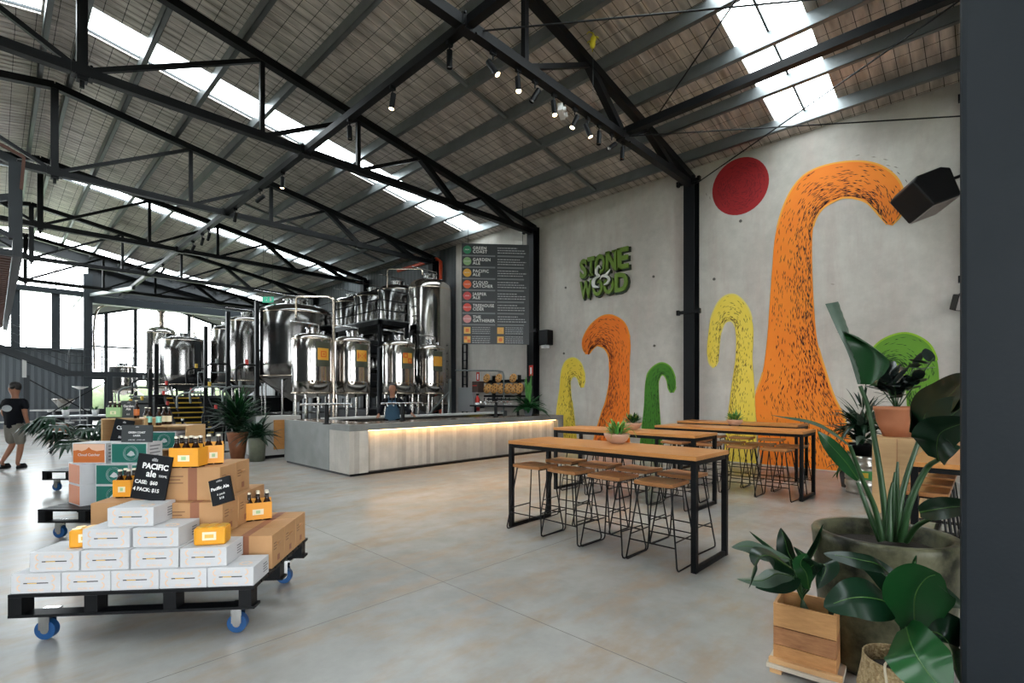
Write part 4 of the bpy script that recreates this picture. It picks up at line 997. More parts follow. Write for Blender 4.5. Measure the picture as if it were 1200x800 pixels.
# gantry with stairs at the end wall
t = empty('gantry_walkway', (-2, 30.8, 0), 0, 'dark steel gantry walkway with stairs under the end windows', 'walkway')
MB().span((4.3,0,2.5), (9.2,.16,2.75)).build('edge_beam', blue_steel, t); MB().span((4.3,.16,2.66), (9.2,1.4,2.72)).build('deck', galv, t)
MB().bar((1.6,0,3.95), (4.4,0,2.62), .16, .28).build('stair_stringer', blue_steel, t); MB().bar((1.6,1.2,3.95), (4.4,1.2,2.62), .1, .28).build('stair_stringer', blue_steel, t)
for z in (.35,.7,1.05):
    MB().tube([(1.6,0,4.1+z),(4.4,0,2.75+z),(9.2,0,2.75+z)], .018, 6).build('hand_rail', blue_steel, t)
for x in (4.4,5.6,6.8,8.0,9.2): MB().tube([(x,0,2.7),(x,0,3.8)], .022, 6).build('rail_post', blue_steel, t)
m = MB()
for k in range(44): m.tube([(4.45+.107*k,0,2.75),(4.45+.107*k,0,3.78)], .006, 4)
m.build('railing_lattice', blue_steel, t)
for x in (3.0, 5.9, 9.1): MB().span((x-.1,.0,0), (x+.1,.2,2.5)).build('leg', blue_steel, t)
MB().bar((3.1,.1,.3),(5.8,.1,2.3),.05,.05).bar((3.1,.1,2.3),(5.8,.1,.3),.05,.05).build('cross_brace', black, t)
MB().span((2.86,-.06,2.4), (3.0,.0,3.3)).build('pale_bracket', white_paint, t)
# upper side gallery at the far-out edge: soffit of timber battens on a steel edge beam
t = empty('side_gallery', (.40, 14.05, 0), 0, 'raised side gallery with steel edge beam and timber batten soffit', 'gallery')
MB().span((-.14,0,4.4), (0,16.3,4.75)).build('edge_beam', blue_steel, t)
MB().span((-4.5,0,4.4), (-.141,.14,4.52)).build('edge_beam', blue_steel, t)
m = MB()
for k in range(53): m.span((-4.4,.2+.3*k,4.46), (-.15,.38+.3*k,4.54))
m.build('soffit_slats', M('soffit_timber', (.09,.03,.018), .6), t)
MB().span((-.20,.0,4.75), (.0,.20,6.3)).build('corner_post', blue_steel, t)
rust = M('rusted_edge', (.07,.022,.010), .6)
MB().bar((-.02,-.02,5.75), (.02,.0,6.42), .05, .05).bar((.02,0,6.42), (-3.8,-.2,7.9), .05, .06).build('rusted_trim', rust, t)
MB().bar((-.1,.1,6.3), (-3.5,.1,7.6), .12, .16).bar((-.15,.1,4.8), (-3.4,.1,6.2), .1,.1).bar((-.15,.1,5.6), (-2.2,.1,4.7), .1, .12).build('diagonal_brace', blue_steel, t)
for y in (5, 10, 15.9): MB().span((-4.3,y,0), (-4.16,y+.14,4.4)).build('gallery_leg', blue_steel, t)
MB().span((-4.3,.1,0), (-4.16,.24,4.4)).build('gallery_leg', blue_steel, t)
# exit sign hanging above the tanks
p = at(314, 351, 16.9)
t = empty('exit_sign', tuple(p), -YAW, 'small green running-figure exit sign hanging over the big wide tank', 'exit sign')
MB().span((-.19,-.02,-.1), (.19,.02,.1)).build('sign_box', exit_green, t, bev=.004)
m = MB().cyl((-.02,-.024,.055), .018, .004, 10, 'y'); m.bar((-.02,-.024,.035),(-.035,-.024,-.01),.004,.03,(0,1,0)).bar((-.035,-.024,-.01),(-.01,-.024,-.06),.004,.014,(0,1,0)).bar((-.035,-.024,-.01),(-.075,-.024,-.05),.004,.014,(0,1,0)).bar((-.025,-.024,.03),(.015,-.024,.01),.004,.01,(0,1,0))
m.span((.07,-.024,-.06),(.13,-.022,.07)); m.build('pictogram', white_mat, t)
for x in (-.15,.15): MB().tube([(x,0,.1),(x,0,2.2)], .005, 5).build('hanging_wire', black, t)
# ================================================================== SMALL THINGS BY THE WALL
t = empty('wall_rack', (WX-.12, 10.9, 0), 0, 'black wall rack with two bars holding woven discs', 'rack')
RY0, RY1 = on_wall(566, 463)[0], on_wall(617, 463)[0]
def wz(px, py, X=WX-.2): return on_wall(px, py, X)
y0, z0 = wz(566, 442); y1, z1 = wz(616, 442)
t.location = (WX-.12, (y0+y1)/2, 0); half = abs(y0-y1)/2
ry = (y0+y1)/2
MB().span((-.04,-half,2.05), (.0,half,2.15)).build('upper_bar', black, t)
MB().span((-.04,-half,1.55), (.0,half,1.62)).build('lower_bar', black, t)
for y in (-half*.6, half*.6): MB().span((0,y-.03,1.4), (.12,y+.03,2.3)).build('wall_bracket', black, t)
def disc(y, z, r, lab, k):
    t = empty('woven_disc', (WX-.22, y, z), 0, lab, 'woven disc', 'woven discs on the wall rack'); t.rotation_euler = (0,.25,0)
    a = 0
    m = MB(); m.lathe([(r,0),(r*.98,.03),(r*.6,.055),(.02,.06)], 18); 
    m.v = [(-v[2]-.0, v[0], v[1]) for v in m.v]; m.build('disc_body', M('wicker', (.42,.18,.045), .75, var=(14,(.60,.32,.10)), bump=(40,.8)), t)
    m = MB()
    for k in range(6):
        a = k*PI/3+.3; m.cyl((-.05, .6*r*math.cos(a), .6*r*math.sin(a)), r*.13, .02, 8, 'x')
    m.build('dark_holes_pattern', M('wicker_hole', (.04,.02,.01), .8), t)
ups = [571, 585, 602]; lows = [572, 580, 588, 596, 603, 609]
for i, px in enumerate(ups): y, z = wz(px, 443); disc(y, z, .16, 'brown woven disc on the upper bar, ' + ['nearest the wall tap'.replace('nearest','beside'), 'in the middle', 'closest to the tall potted plant'][i], i)
for i, px in enumerate(lows): y, z = wz(px, 455); disc(y, z, .19, 'brown woven disc in the lower row, ' + ['first after the wall tap', 'second after the wall tap', 'third after the wall tap', 'third before the potted plant', 'second before the potted plant', 'touching the potted plant'][i], i)
# back shelf bench under the rack
t = empty('wall_shelf', (WX-.5, ry, 0), 0, 'black slim shelf under the woven discs', 'shelf')
MB().span((-.15,-half*1.2,1.22), (.45,half*1.2,1.27)).build('shelf_board', black, t)
for y in (-half, 0, half): MB().span((-.1,y-.03,0), (-.04,y+.03,1.22)).build('leg', black, t)
MB().span((-.1,-half,1.45), (.0,half*.4,1.5)).span((-.1,-.03,1.27), (-.04,.03,1.5)).build('rail', black, t)
# fire extinguisher signs, hose
for (px, py, lab, s_) in ((560, 441, 'red fire sign above the fire extinguisher', .16), (622, 434, 'small red and white notice on the dark column', .17)):
    y, z = on_wall(px, py, WX-.35 if px > 600 else WX-.01); o = MB().span((-.012,-s_/2,-s_), (0,s_/2,s_)).build('fire_sign', red_mat, None, loc=(WX-.33 if px > 600 else WX-.002, y, z)); tag(o, lab, 'sign')
    MB().span((-.016,-s_*.2,-s_*.7), (-.012,s_*.2,s_*.6)).build('pictogram', white_mat, o)
y, z = on_wall(560, 478, WX-.3)
t = empty('fire_extinguisher', (WX-.32, y, 1.05), 0, 'red fire extinguisher hanging on the wall beside the shelf', 'fire extinguisher')
MB().lathe([(0,0),(.085,.01),(.085,.42),(.05,.5),(.025,.53),(.025,.56),(0,.56)], 16).build('cylinder_body', red_mat, t); MB().span((-.05,-.015,.56),(.06,.015,.62)).build('handle', black, t); MB().lathe([(.087,.15),(.087,.3)],16).build('label_band', white_mat, t)
MB().span((.09,-.04,.1),(.31,.04,.2)).build('wall_bracket', black, t)
y, z = on_wall(557, 453, WX-.3)
t = empty('hose_box', (WX-.2, y, z), 0, 'small brown control box on the wall next to the woven discs', 'box')
MB().span((-.12,-.16,-.2),(.18,.16,.2)).build('box_shell', M('brown_box', (.08,.05,.04), .6), t, bev=.015)
m = MB()
for k in range(3): m.cyl((-.13,-.08+.08*k,.04), .022, .03, 8, 'x')
m.build('knob', red_mat, t)
t = empty('utility_box', (WX-.2, ry+half+2.0, 1.5), 0, 'pale grey wall cabinet beside the thin grey pipe', 'cabinet')
y, z = on_wall(545, 468, WX-.2); t.location = (WX-.16, y, z)
MB().span((-.04,-.4,-.45),(.14,.4,.45)).build('cabinet_shell', M('pale_grey', (.36,.37,.37), .5), t, bev=.01)

# ================================================================== PLANTS
def leaf(mb, pts, wid, side, fold=.18, prof=None, ncol=4, ns=4):
    '''blade along a path, side = vector giving the width direction at the root'''
    P = smoothpath(pts, ns); n = len(P); vs = []; s = Vector(side).normalized()
    for i, p in enumerate(P):
        t = i/(n-1); tg = (P[min(i+1,n-1)]-P[max(i-1,0)]).normalized(); b = (s-tg*s.dot(tg)).normalized(); nm = tg.cross(b)
        w_ = wid*(prof(t) if prof else math.sin(PI*min(1, .04+t*.96))**.75*(1-.35*t))
        for j in range(ncol+1):
            u = j/ncol*2-1; vs.append(p+b*(u*w_/2)+nm*(abs(u)*w_*fold))
    k = ncol+1
    mb.add(vs, [(i*k+j, i*k+j+1, (i+1)*k+j+1, (i+1)*k+j) for i in range(n-1) for j in range(ncol)], True)
    return P
def arc_leaf(mb, base, az, L, W_, up, droop, fold=.18, prof=None, roll=0):
    d = Vector((math.cos(az), math.sin(az), 0)); pts = []
    for k in range(5):
        t = k/4; ang = up-droop*t
        pts.append(base+d*(L*t*math.cos(up-droop*t*.5))+Vector((0,0,L*t*math.sin(up-droop*t*.55))))
    side = d.cross(Vector((0,0,1)))*math.cos(roll)+Vector((0,0,1))*math.sin(roll)
    return leaf(mb, pts, W_, side, fold, prof)
def pot(t, prof, m, soil_r, soil_z, name='pot'):
    MB().lathe(prof, 32).build(name, m, t); MB().lathe([(soil_r, soil_z), (0.001, soil_z+.01)], 24).build('soil', soil, t)
def bushy(t, base, n, L, W_, m, seed, up=(.3,1.35), droop=(.3,1.0), stem_h=0, name='foliage', spread=.05):
    r_ = random.Random(seed); mb = MB()
    for k in range(n):
        az = r_.random()*2*PI; u = r_.uniform(*up); b = Vector(base)+Vector((math.cos(az), math.sin(az), 0))*spread*r_.random()+Vector((0,0,stem_h*r_.random()))
        arc_leaf(mb, b, az, L*r_.uniform(.6,1.05), W_*r_.uniform(.8,1.15), u, r_.uniform(*droop))
    return mb.build(name, m, t)

# table plants
def bowl(x, y, z, lab, s_, seed, m=leaf_bright, shape='bowl'):
    t = empty('potted_plant', (x, y, z), 0, lab, 'potted plant', 'small plants on the bar tables')
    if shape == 'bowl': prof = [(0,0),(.06*s_,0),(.11*s_,.03*s_),(.145*s_,.09*s_),(.15*s_,.115*s_),(.138*s_,.115*s_),(.13*s_,.09*s_),(0,.08*s_)]
    else: prof = [(0,0),(.07*s_,0),(.10*s_,.10*s_),(.105*s_,.13*s_),(.095*s_,.13*s_),(0,.11*s_)]
    MB().lathe(prof, 24).build('bowl', M('clay_bowl', (.48,.30,.21), .7), t)
    b = Vector((0,0,.10*s_)); bushy(t, b, 60, .17*s_, .035*s_, m, seed, (.35,1.45), (.2,.9), .06*s_, spread=.09*s_)
    bushy(t, b, 14, .15*s_, .05*s_, leaf_yellow, seed+1, (.5,1.4), (.2,.6), .08*s_, name='pale_tips', spread=.06*s_)
    return t
def on_z(px, py, z):
    f = FPX*(CAM_H-z)/(py-462.8); return rf((px-600)/FPX*f, f, z)
p = on_z(723, 519.5, TH+.04); t = bowl(p.x, p.y, TH+.04, 'bushy green plant in a clay bowl on the front bar table', 1.0, 1)
m = MB()
for a in (.3, 1.2, 3.4, 4.4, 5.3): m.tube(smoothpath([(.06*math.cos(a),.06*math.sin(a),.12),(.17*math.cos(a),.17*math.sin(a),.16),(.22*math.cos(a),.22*math.sin(a),.07)], 3), .003, 5)
m.build('stem', leaf_yellow, t)
p = on_z(741, 503.5, TH+.04); bowl(p.x, p.y, TH+.04, 'small green plant in a pale bowl on the second bar table', 1.0, 5, leaf_mid)
p = on_z(861, 498.5, TH+.04); bowl(p.x, p.y, TH+.04, 'fluffy bright green plant in a small clay pot on the third bar table', .95, 9, leaf_bright)

# plant on the bar end: upright green blades and fern leaves
p = Vector((11.2, 9.75, BH_))
t_ = (619-600)/FPX; f = 9.62/(cy-t_*sy); p = Vector((f*(t_*cy+sy), 9.62, BH_+.005))
t = empty('potted_plant', tuple(p), 0, 'tall green plant with upright blades in a grey pot on the bar end', 'potted plant')
pot(t, [(0,0),(.10,0),(.14,.2),(.13,.21),(0,.19)], M('grey_pot', (.16,.17,.19), .6), .12, .19)
bushy(t, Vector((0,0,.2)), 40, .72, .16, leaf_mid, 21, (.1,1.1), (.6,1.4), .08)
m = MB(); 
for k in range(5): arc_leaf(m, Vector((.03*k-.06,.02*k-.05,.2)), k*1.3, 1.05-.09*k, .14, 1.5, .15)
m.build('upright_blades', leaf_bright, t)
# palms in floor pots beside the white counter
t = empty('potted_palm', (4.28, 13.75, 0), 0, 'bushy dark palm in a rusty brown pot beside the white counter', 'potted plant')
pot(t, [(0,0),(.15,0),(.24,.62),(.25,.68),(.23,.68),(0,.6)], corten, .22, .62)
bushy(t, Vector((0,0,.65)), 140, .85, .085, leaf_dark, 31, (.2,1.5), (.3,1.3), .45, spread=.1)
bushy(t, Vector((0,0,.75)), 80, .78, .08, leaf_mid, 33, (.3,1.5), (.3,1.0), .5, name='light_foliage', spread=.1)
t = empty('potted_palm', (4.48, 12.98, 0), 0, 'dark leafy plant in a mottled green pot in front of the white counter', 'potted plant')
pot(t, [(0,0),(.17,0),(.20,.5),(.2,.58),(.185,.58),(0,.52)], green_glaze, .18, .54)
bushy(t, Vector((0,0,.56)), 80, .62, .10, leaf_dark, 35, (.1,1.4), (.4,1.6), .2, spread=.08)
# broad split-leaf plant behind the second pallet
p = rf(-7.45, 8.75); t = empty('potted_palm', (p.x, p.y, .3505), 0, 'dark split-leaf plant spreading behind the orange and teal cartons', 'potted plant')
pot(t, [(0,0),(.18,0),(.26,.42),(.27,.5),(.25,.5),(0,.45)], M('pale_pot', (.36,.34,.25), .6), .24, .46)
m = MB(); r_ = random.Random(5)
for k in range(26):
    az = 2*PI*k/26+r_.uniform(-.2,.2); L = r_.uniform(.55,1.0); u = r_.uniform(-.15,.7); b = Vector((0,0,.48)); d = Vector((math.cos(az), math.sin(az), 0)); e = b+d*L*.72*math.cos(u)+Vector((0,0,L*.62*math.sin(u)+.08))
    m.tube([b, (b+e)/2+Vector((0,0,.06)), e], .008, 5)
    for j in range(9):
        q = (j/8-.5)*2.6; dd = (d*math.cos(q)+d.cross(Vector((0,0,1)))*math.sin(q)); 
        leaf(m, [e, e+dd*.15+Vector((0,0,.0)), e+dd*.32+Vector((0,0,-.12-.12*r_.random()))], .085, dd.cross(Vector((0,0,1))), .1)
m.build('foliage', leaf_dark, t)

# crate planter
fl_, fr2 = rf(1.549, 2.946), rf(1.797, 2.75); u = (fr2-fl_).normalized(); v = Vector((-u.y, u.x, 0)); ang = math.atan2(u.y, u.x)
cw, cdp, chh = .315, .26, .355
t = empty('crate_planter', tuple(fl_), ang, 'small reclaimed timber crate holding the broad-leaved peace plant', 'planter')
for (x, y) in ((.02,-.03),(cw-.02,-.03),(.02,cdp),(cw-.02,cdp)): MB().span((x-.03,y-.02,0), (x+.03,y+.06,.022)).build('foot', crate_wood, t)
MB().span((-.03,-.045,.022), (cw+.03,cdp+.045,.045)).build('tray_board', M('whitewashed_wood', (.50,.42,.33), .6, var=(4,(.6,.53,.44))), t, bev=.002)
MB().span((-.02,-.03,.046), (cw+.03,.0,.075)).build('ledge', crate_wood, t, bev=.002)
zz = [.05,.15,.255,.395]
mt = [crate_wood, crate_dark, crate_wood]
for i in range(3):
    m_ = M('plank_%d' % i, [(.40,.17,.055),(.24,.09,.035),(.42,.20,.07)][i], .6, 0, var=(6, [(.60,.31,.12),(.46,.22,.09),(.58,.31,.12)][i], .25), stretch=(2,2,9))
    MB().span((0,0,zz[i]+.002), (cw,.016,zz[i+1]-.002)).build('front_plank', m_, t, bev=.002)
    MB().span((0,cdp-.016,zz[i]+.002), (cw,cdp,zz[i+1]-.002)).build('back_plank', m_, t, bev=.002)
    for x in (0, cw-.016): MB().span((x,.017,zz[i]+.002), (x+.016,cdp-.017,zz[i+1]-.002)).build('side_plank', m_, t, bev=.002)
MB().span((.017,.017,.05), (cw-.017,cdp-.017,.27)).build('soil', soil, t)
cc = fl_+u*(cw/2)+v*(cdp/2)
t = empty('peace_lily', (cc.x, cc.y, .27), 0, 'broad-leaved glossy green plant growing in the timber crate', 'plant')
def wl(o, px, py, f):      # a point near the plant, relative to it
    return at(px, py, f)-o
cen = Vector((cc.x, cc.y, .27))
def petleaf(t, o, path, wid, side, m, fold=.15, stem=None, prof=None, rib=True):
    mb = MB(); P = leaf(mb, [wl(o, *q) for q in path], wid, side, fold, prof, 6, 9); lf = mb.build('leaf_blade', m, t)
    if rib:
        s = Vector(side).normalized(); mb = MB()
        n = len(P); mb.tube([p for p in P[:int(n*.92)]], [.0035*(1-.7*i/n) for i in range(int(n*.92))], 5, cap=False); mb.build('midrib', midrib_mat, lf)
    if stem:
        MB().tube(smoothpath([q if isinstance(q, Vector) else wl(o, *q) for q in stem], 4), .006, 6).build('leaf_stalk', stem_green, t)
ry_ = Vector((cy, -sy, 0)); fwd = Vector((sy, cy, 0)); upv = Vector((0,0,1))
root = (940, 702, 2.97)
L = [([(930,668,2.85),(905,652,2.72),(888,655,2.62),(877,690,2.55)], .13, fwd*.7+ry_*.5, leaf_dark, [root,(938,690,2.93),(930,668,2.85)]),
     ([(925,655,2.9),(900,648,2.9),(878,640,2.9),(857,641,2.9)], .085, upv*.8+fwd*.5, leaf_pale, [root,(932,680,2.93),(925,655,2.9)]),
     ([(938,668,3.0),(915,650,3.0),(893,633,3.02),(878,622,3.04)], .06, upv*.5+fwd*.8, leaf_dark, [root,(938,668,3.0)]),
     ([(938,668,3.05),(925,650,3.1),(920,633,3.12),(915,618,3.15)], .12, ry_+fwd*.3, leaf_dark, [root,(940,685,3.0),(938,668,3.05)]),
     ([(940,675,3.0),(950,655,3.0),(960,635,3.0),(965,613,3.0)], .10, ry_*.8+fwd*.6, leaf_dark, [root,(940,675,3.0)]),
     ([(945,668,2.92),(957,660,2.85),(968,665,2.8),(958,690,2.78)], .14, fwd*.6-ry_*.6, leaf_dark, [root,(943,682,2.95),(945,668,2.92)]),
     ([(928,675,2.85),(910,672,2.78),(892,680,2.72),(863,678,2.68)], .10, fwd*.8+upv*.3, leaf_pale, [root,(928,675,2.85)]),
     ([(936,670,2.9),(925,680,2.85),(905,685,2.8),(885,688,2.8)], .10, upv*.5+fwd*.6, leaf_dark, [root,(936,670,2.9)]),
     ([(948,690,2.9),(945,672,2.86),(938,660,2.86),(946,648,2.9)], .09, ry_+fwd*.2, leaf_mid, [root,(948,690,2.9)]),
     ([(944,690,2.92),(950,672,2.9),(945,655,2.95),(930,640,3.0)], .10, ry_+fwd*.2, leaf_dark, [root,(944,690,2.92)])]
for i_, a in enumerate(L): petleaf(t, cen, a[0], a[1]*1.32, a[2], a[3], .15, [Vector((.05*math.cos(i_*1.9), .05*math.sin(i_*1.9), 0))]+a[4])

# big round pot and bird of paradise
PC = Vector((3.70, .46, 0))
t = empty('large_planter', tuple(PC), 0, 'large round mossy concrete pot holding the bird of paradise', 'planter')
pot(t, [(0,0),(.27,0),(.30,.04),(.345,.43),(.365,.74),(.37,.785),(.36,.80),(.325,.80),(.315,.78),(.31,.66),(0,.65)], big_pot_mat, .315, .70)
t = empty('bird_of_paradise', (PC.x, PC.y, .71), 0, 'tall bird of paradise plant with paddle leaves in the big pot', 'plant')
o = Vector((PC.x, PC.y, .71))
def stalk(path, r0=.02, r1=.010):
    P = smoothpath([wl(o, *q) for q in path], 5); n = len(P); MB().tube(P, [r0+(r1-r0)*i/(n-1) for i in range(n)], 8).build('leaf_stalk', stem_green, t)
pp = lambda u_: math.sin(PI*min(1,.08+.92*u_))**.55
stalk([(1040,632,3.05),(1036,590,3.05),(1030,545,3.05),(1018,480,3.05),(1008,452,3.05)], .02, .011)
stalk([(1050,632,3.1),(1053,600,3.1),(1062,560,3.1),(1078,512,3.1)], .022, .012)
stalk([(1056,634,3.0),(1066,590,2.95),(1085,550,2.9),(1100,538,2.8)], .022, .012)
stalk([(1034,632,3.0),(1025,595,3.0),(1010,560,2.95),(996,522,2.9)], .018, .010)
stalk([(1032,634,3.02),(1018,600,3.05),(1005,565,3.1)], .018, .010)
stalk([(1062,634,2.9),(1075,616,2.75),(1096,605,2.6)], .016, .010)
for k in range(3): stalk([(1042+k*5,634,3.02+.03*k),(1043+k*4,585-8*k,3.03),(1046+k*3,565-k*12,3.03)], .02, .006)
# leaf 1: upright half-rolled paddle: pale back half and glossy green half
def curtain(path_a, path_b, m, name='leaf_blade', ridges=True, bulge=.03, th=.0):
    A = smoothpath([wl(o, *q) for q in path_a], 8); B = smoothpath([wl(o, *q) for q in path_b], 8); n = min(len(A), len(B)); k = 8; vs = []
    for i in range(n):
        nrm = (B[i]-A[i]).cross(Vector((0,0,1))); nrm = nrm.normalized() if nrm.length > 1e-5 else fwd
        for j in range(k+1):
            u_ = j/k; vs.append(A[i].lerp(B[i], u_)+nrm*(bulge*math.sin(PI*u_)+(.0035*(i % 2) if ridges and 0 < j < k else 0)))
    mb = MB(); mb.add(vs, [(i*(k+1)+j, i*(k+1)+j+1, (i+1)*(k+1)+j+1, (i+1)*(k+1)+j) for i in range(n-1) for j in range(k)], True)
    return mb.build(name, m, t)
curtain([(1005,450,3.0),(994,415,3.0),(980,385,3.0),(967,356,3.0)], [(1006,450,3.0),(1003,425,3.02),(995,390,3.08),(982,353,3.1)], leaf_pale, bulge=.02)
curtain([(1005,450,3.0),(998,425,3.0),(994,405,3.0),(988,388,3.0)], [(1018,452,2.85),(1038,436,2.78),(1038,418,2.78),(990,388,3.0)], leaf_mid, bulge=-.07)
# leaf 2 and 3: big dark paddles against the post
petleaf(t, o, [(1078,512,3.1),(1085,485,3.0),(1108,468,2.8),(1135,440,2.5)], .24, upv*.9+fwd*.4, leaf_dark, .12, prof=pp)
petleaf(t, o, [(1066,506,3.1),(1072,480,3.15),(1090,468,3.1),(1130,450,2.9)], .12, upv*.9-ry_*.3, leaf_dark, .2, prof=pp)
petleaf(t, o, [(1100,538,2.8),(1098,520,2.75),(1105,505,2.7),(1140,492,2.5)], .22, upv*.8-ry_*.4+fwd*.2, leaf_dark, .15, prof=pp)
petleaf(t, o, [(1088,498,2.9),(1110,490,2.75),(1135,470,2.6)], .22, upv, leaf_dark, .1, prof=pp)
# long narrow grey-green leaf and the green one under it
petleaf(t, o, [(996,522,2.9),(975,505,2.85),(950,493,2.8),(903,486,2.75)], .075, upv*.4+fwd*.9, leaf_pale, .2)
petleaf(t, o, [(1006,562,3.1),(990,540,3.05),(972,520,3.0),(958,505,3.0)], .12, upv*.7+ry_*.5, leaf_mid, .1)
petleaf(t, o, [(1078,600,2.6),(1095,597,2.5),(1115,594,2.4),(1150,592,2.2)], .11, upv*.7+fwd*.6, leaf_dark, .1, prof=pp)

# seagrass basket and its plant
b0 = rf(1.80, 2.30)
t = empty('seagrass_basket', (b0.x, b0.y, 0), 0, 'woven seagrass basket with white handle beside the mossy pot', 'basket')
MB().lathe([(0,0),(.14,0),(.165,.12),(.17,.25),(.15,.36),(.148,.40),(.140,.40),(.142,.34),(.16,.24),(.155,.12),(0,.02)], 36).build('basket_body', basket_mat, t)
hd = math.atan2(-b0.y, -b0.x)-.1
m = MB(); c0 = Vector((math.cos(hd), math.sin(hd), 0))*.155; sd = Vector((-math.sin(hd), math.cos(hd), 0))
m.tube(smoothpath([c0+sd*.035+upv*.34, c0+sd*.04+upv*.42, c0+sd*.0+upv*.45, c0-sd*.04+upv*.42, c0-sd*.035+upv*.34], 4), .006, 6); m.build('handle', M('pale_handle', (.60,.52,.38), .7), t)
MB().lathe([(.13,.33),(.001,.34)], 20).build('soil', soil, t)
t = empty('broad_leaf_plant', (b0.x, b0.y, .34), 0, 'large-leaved dark green plant in the seagrass basket', 'plant'); o = Vector((b0.x, b0.y, .34))
r0 = (1060, 752, 2.3)
for a in [([(1058,700,2.3),(1035,665,2.35),(1005,655,2.4),(965,648,2.5)], .10, upv*.5+fwd*.8, leaf_dark), ([(1050,712,2.25),(1030,702,2.2),(1000,700,2.2),(965,711,2.25)], .19, upv*.75+fwd*.6, leaf_dark),
          ([(1072,738,2.2),(1072,700,2.15),(1085,678,2.1),(1102,672,2.05)], .24, -ry_*.7+upv*.7+fwd*.2, leaf_mid), ([(1062,735,2.15),(1070,760,2.0),(1085,785,1.95),(1110,815,1.9)], .22, upv*.7+ry_*.6, leaf_mid),
          ([(1070,720,2.3),(1090,700,2.3),(1110,700,2.3),(1135,715,2.3)], .13, upv*.6+fwd*.7, leaf_dark), ([(1065,715,2.4),(1050,690,2.5),(1030,668,2.55),(1000,650,2.6)], .12, upv*.4+ry_*.7, leaf_dark),
          ([(1078,740,2.2),(1100,742,2.1),(1115,760,2.05),(1125,800,2.0)], .2, upv*.6+fwd*.7+ry_*.2, leaf_dark), ([(1068,740,2.35),(1085,725,2.4),(1105,722,2.4),(1130,735,2.4)], .10, upv*.6+fwd*.7, leaf_dark),
          ([(1072,700,2.3),(1070,680,2.3),(1071,665,2.3),(1074,650,2.3)], .03, ry_, leaf_mid)]:
    petleaf(t, o, a[0], a[1], a[2], a[3], .1, [r0, a[0][0]], prof=(lambda u_: math.sin(PI*min(1,.06+.94*u_))**.6))

# plants at the far wall: keg, rubber plant on plywood box, small pot
kg = rf(5.82, 8.25)
t = empty('steel_keg', (kg.x, kg.y, 0), 0, 'steel keg with green label used as a plant stand', 'keg')
K = [(.19,0),(.235,.01),(.24,.05),(.225,.09),(.25,.13),(.25,.2),(.24,.21),(.24,.23),(.25,.24),(.25,.40),(.24,.41),(.24,.43),(.25,.44),(.25,.50),(.225,.54),(.24,.57),(.24,.62),(.225,.63),(.21,.6),(0,.58)]
MB().lathe(K, 30).build('body', M('keg_metal', (.5,.48,.44), .3, .9), t)
a0 = math.atan2(-kg.y, -kg.x); MB().lathe([(.253,.25),(.253,.39)], 12, a0=a0-.1, a1=a0+.55).build('label', M('keg_label', (.04,.28,.06), .5), t); MB().lathe([(.255,.28),(.255,.36)], 8, a0=a0+.0, a1=a0+.3).build('label_mark', M('keg_mark', (.7,.5,.05), .5), t)
t = empty('potted_palm', (kg.x, kg.y, .585), 0, 'leafy plant with long glossy leaves standing on the steel keg', 'potted plant')
pot(t, [(0,0),(.13,0),(.19,.2),(.2,.24),(.18,.24),(0,.2)], black, .17, .21)
bushy(t, Vector((0,0,.22)), 60, .62, .10, leaf_dark, 41, (.0,1.4), (.5,1.6), .35, spread=.1); bushy(t, Vector((0,0,.4)), 46, .55, .035, leaf_dark, 42, (.2,1.5), (.2,.9), .5, name='upper_foliage', spread=.14); bushy(t, Vector((0,0,.25)), 14, .45, .12, leaf_pale, 43, (.3,1.2), (.5,1.3), .3, name='pale_leaves', spread=.1)
bx = rf(6.05, 7.75)
t = empty('plywood_box', (8.45, .62, 0), 0, 'pale plywood box carrying the terracotta pot behind the table', 'box')
m = MB().span((0,0,0), (.55,.55,1.04)); m.build('carcass', ply, t, bev=.004); MB().span((-.008,.27,.02),(.0,.28,1.03)).build('panel_joint', crate_dark, t)
t = empty('rubber_plant', (8.78, .93, 1.042), 0, 'dark-leaved rubber plant in a round terracotta pot on the plywood box', 'potted plant')
pot(t, [(0,0),(.16,0),(.235,.2),(.262,.36),(.275,.37),(.275,.42),(.25,.42),(.24,.38),(0,.36)], terracotta, .24, .37)
r_ = random.Random(8); m = MB(); st = MB()
for k in range(9):
    az = r_.random()*2*PI; tip = Vector((math.cos(az)*r_.uniform(.1,.45), math.sin(az)*r_.uniform(.1,.45), .4+r_.uniform(.25,.75))); st.tube([(0,0,.37), tuple(tip*.6+Vector((0,0,.15))), tuple(tip)], .008, 5)
    for j in range(9):
        q = r_.random()*2*PI; hh = r_.uniform(.35,1.0); b = Vector((tip.x*hh, tip.y*hh, .4+(tip.z-.4)*hh)); arc_leaf(m, b, q, r_.uniform(.20,.30), .14, r_.uniform(.2,1.3), r_.uniform(.1,.7), .08, prof=pp)
m.build('foliage', leaf_black, t); st.build('stem', stem_green, t)
sp_ = rf(5.98, 8.75); t = empty('potted_plant', (sp_.x, sp_.y, 0), 0, 'small trailing plant in a dark ribbed pot on the floor beside the keg', 'potted plant')
pot(t, [(0,0),(.15,0),(.2,.36),(.19,.38),(0,.34)], M('grey_ribbed_pot', (.10,.10,.10), .7), .18, .35)
bushy(t, Vector((0,0,.36)), 40, .42, .08, leaf_mid, 51, (-.3,1.2), (.6,1.8), .1, spread=.12); bushy(t, Vector((0,0,.36)), 12, .36, .06, leaf_yellow, 52, (.2,1.2), (.6,1.5), .1, name='pale_tips', spread=.12)
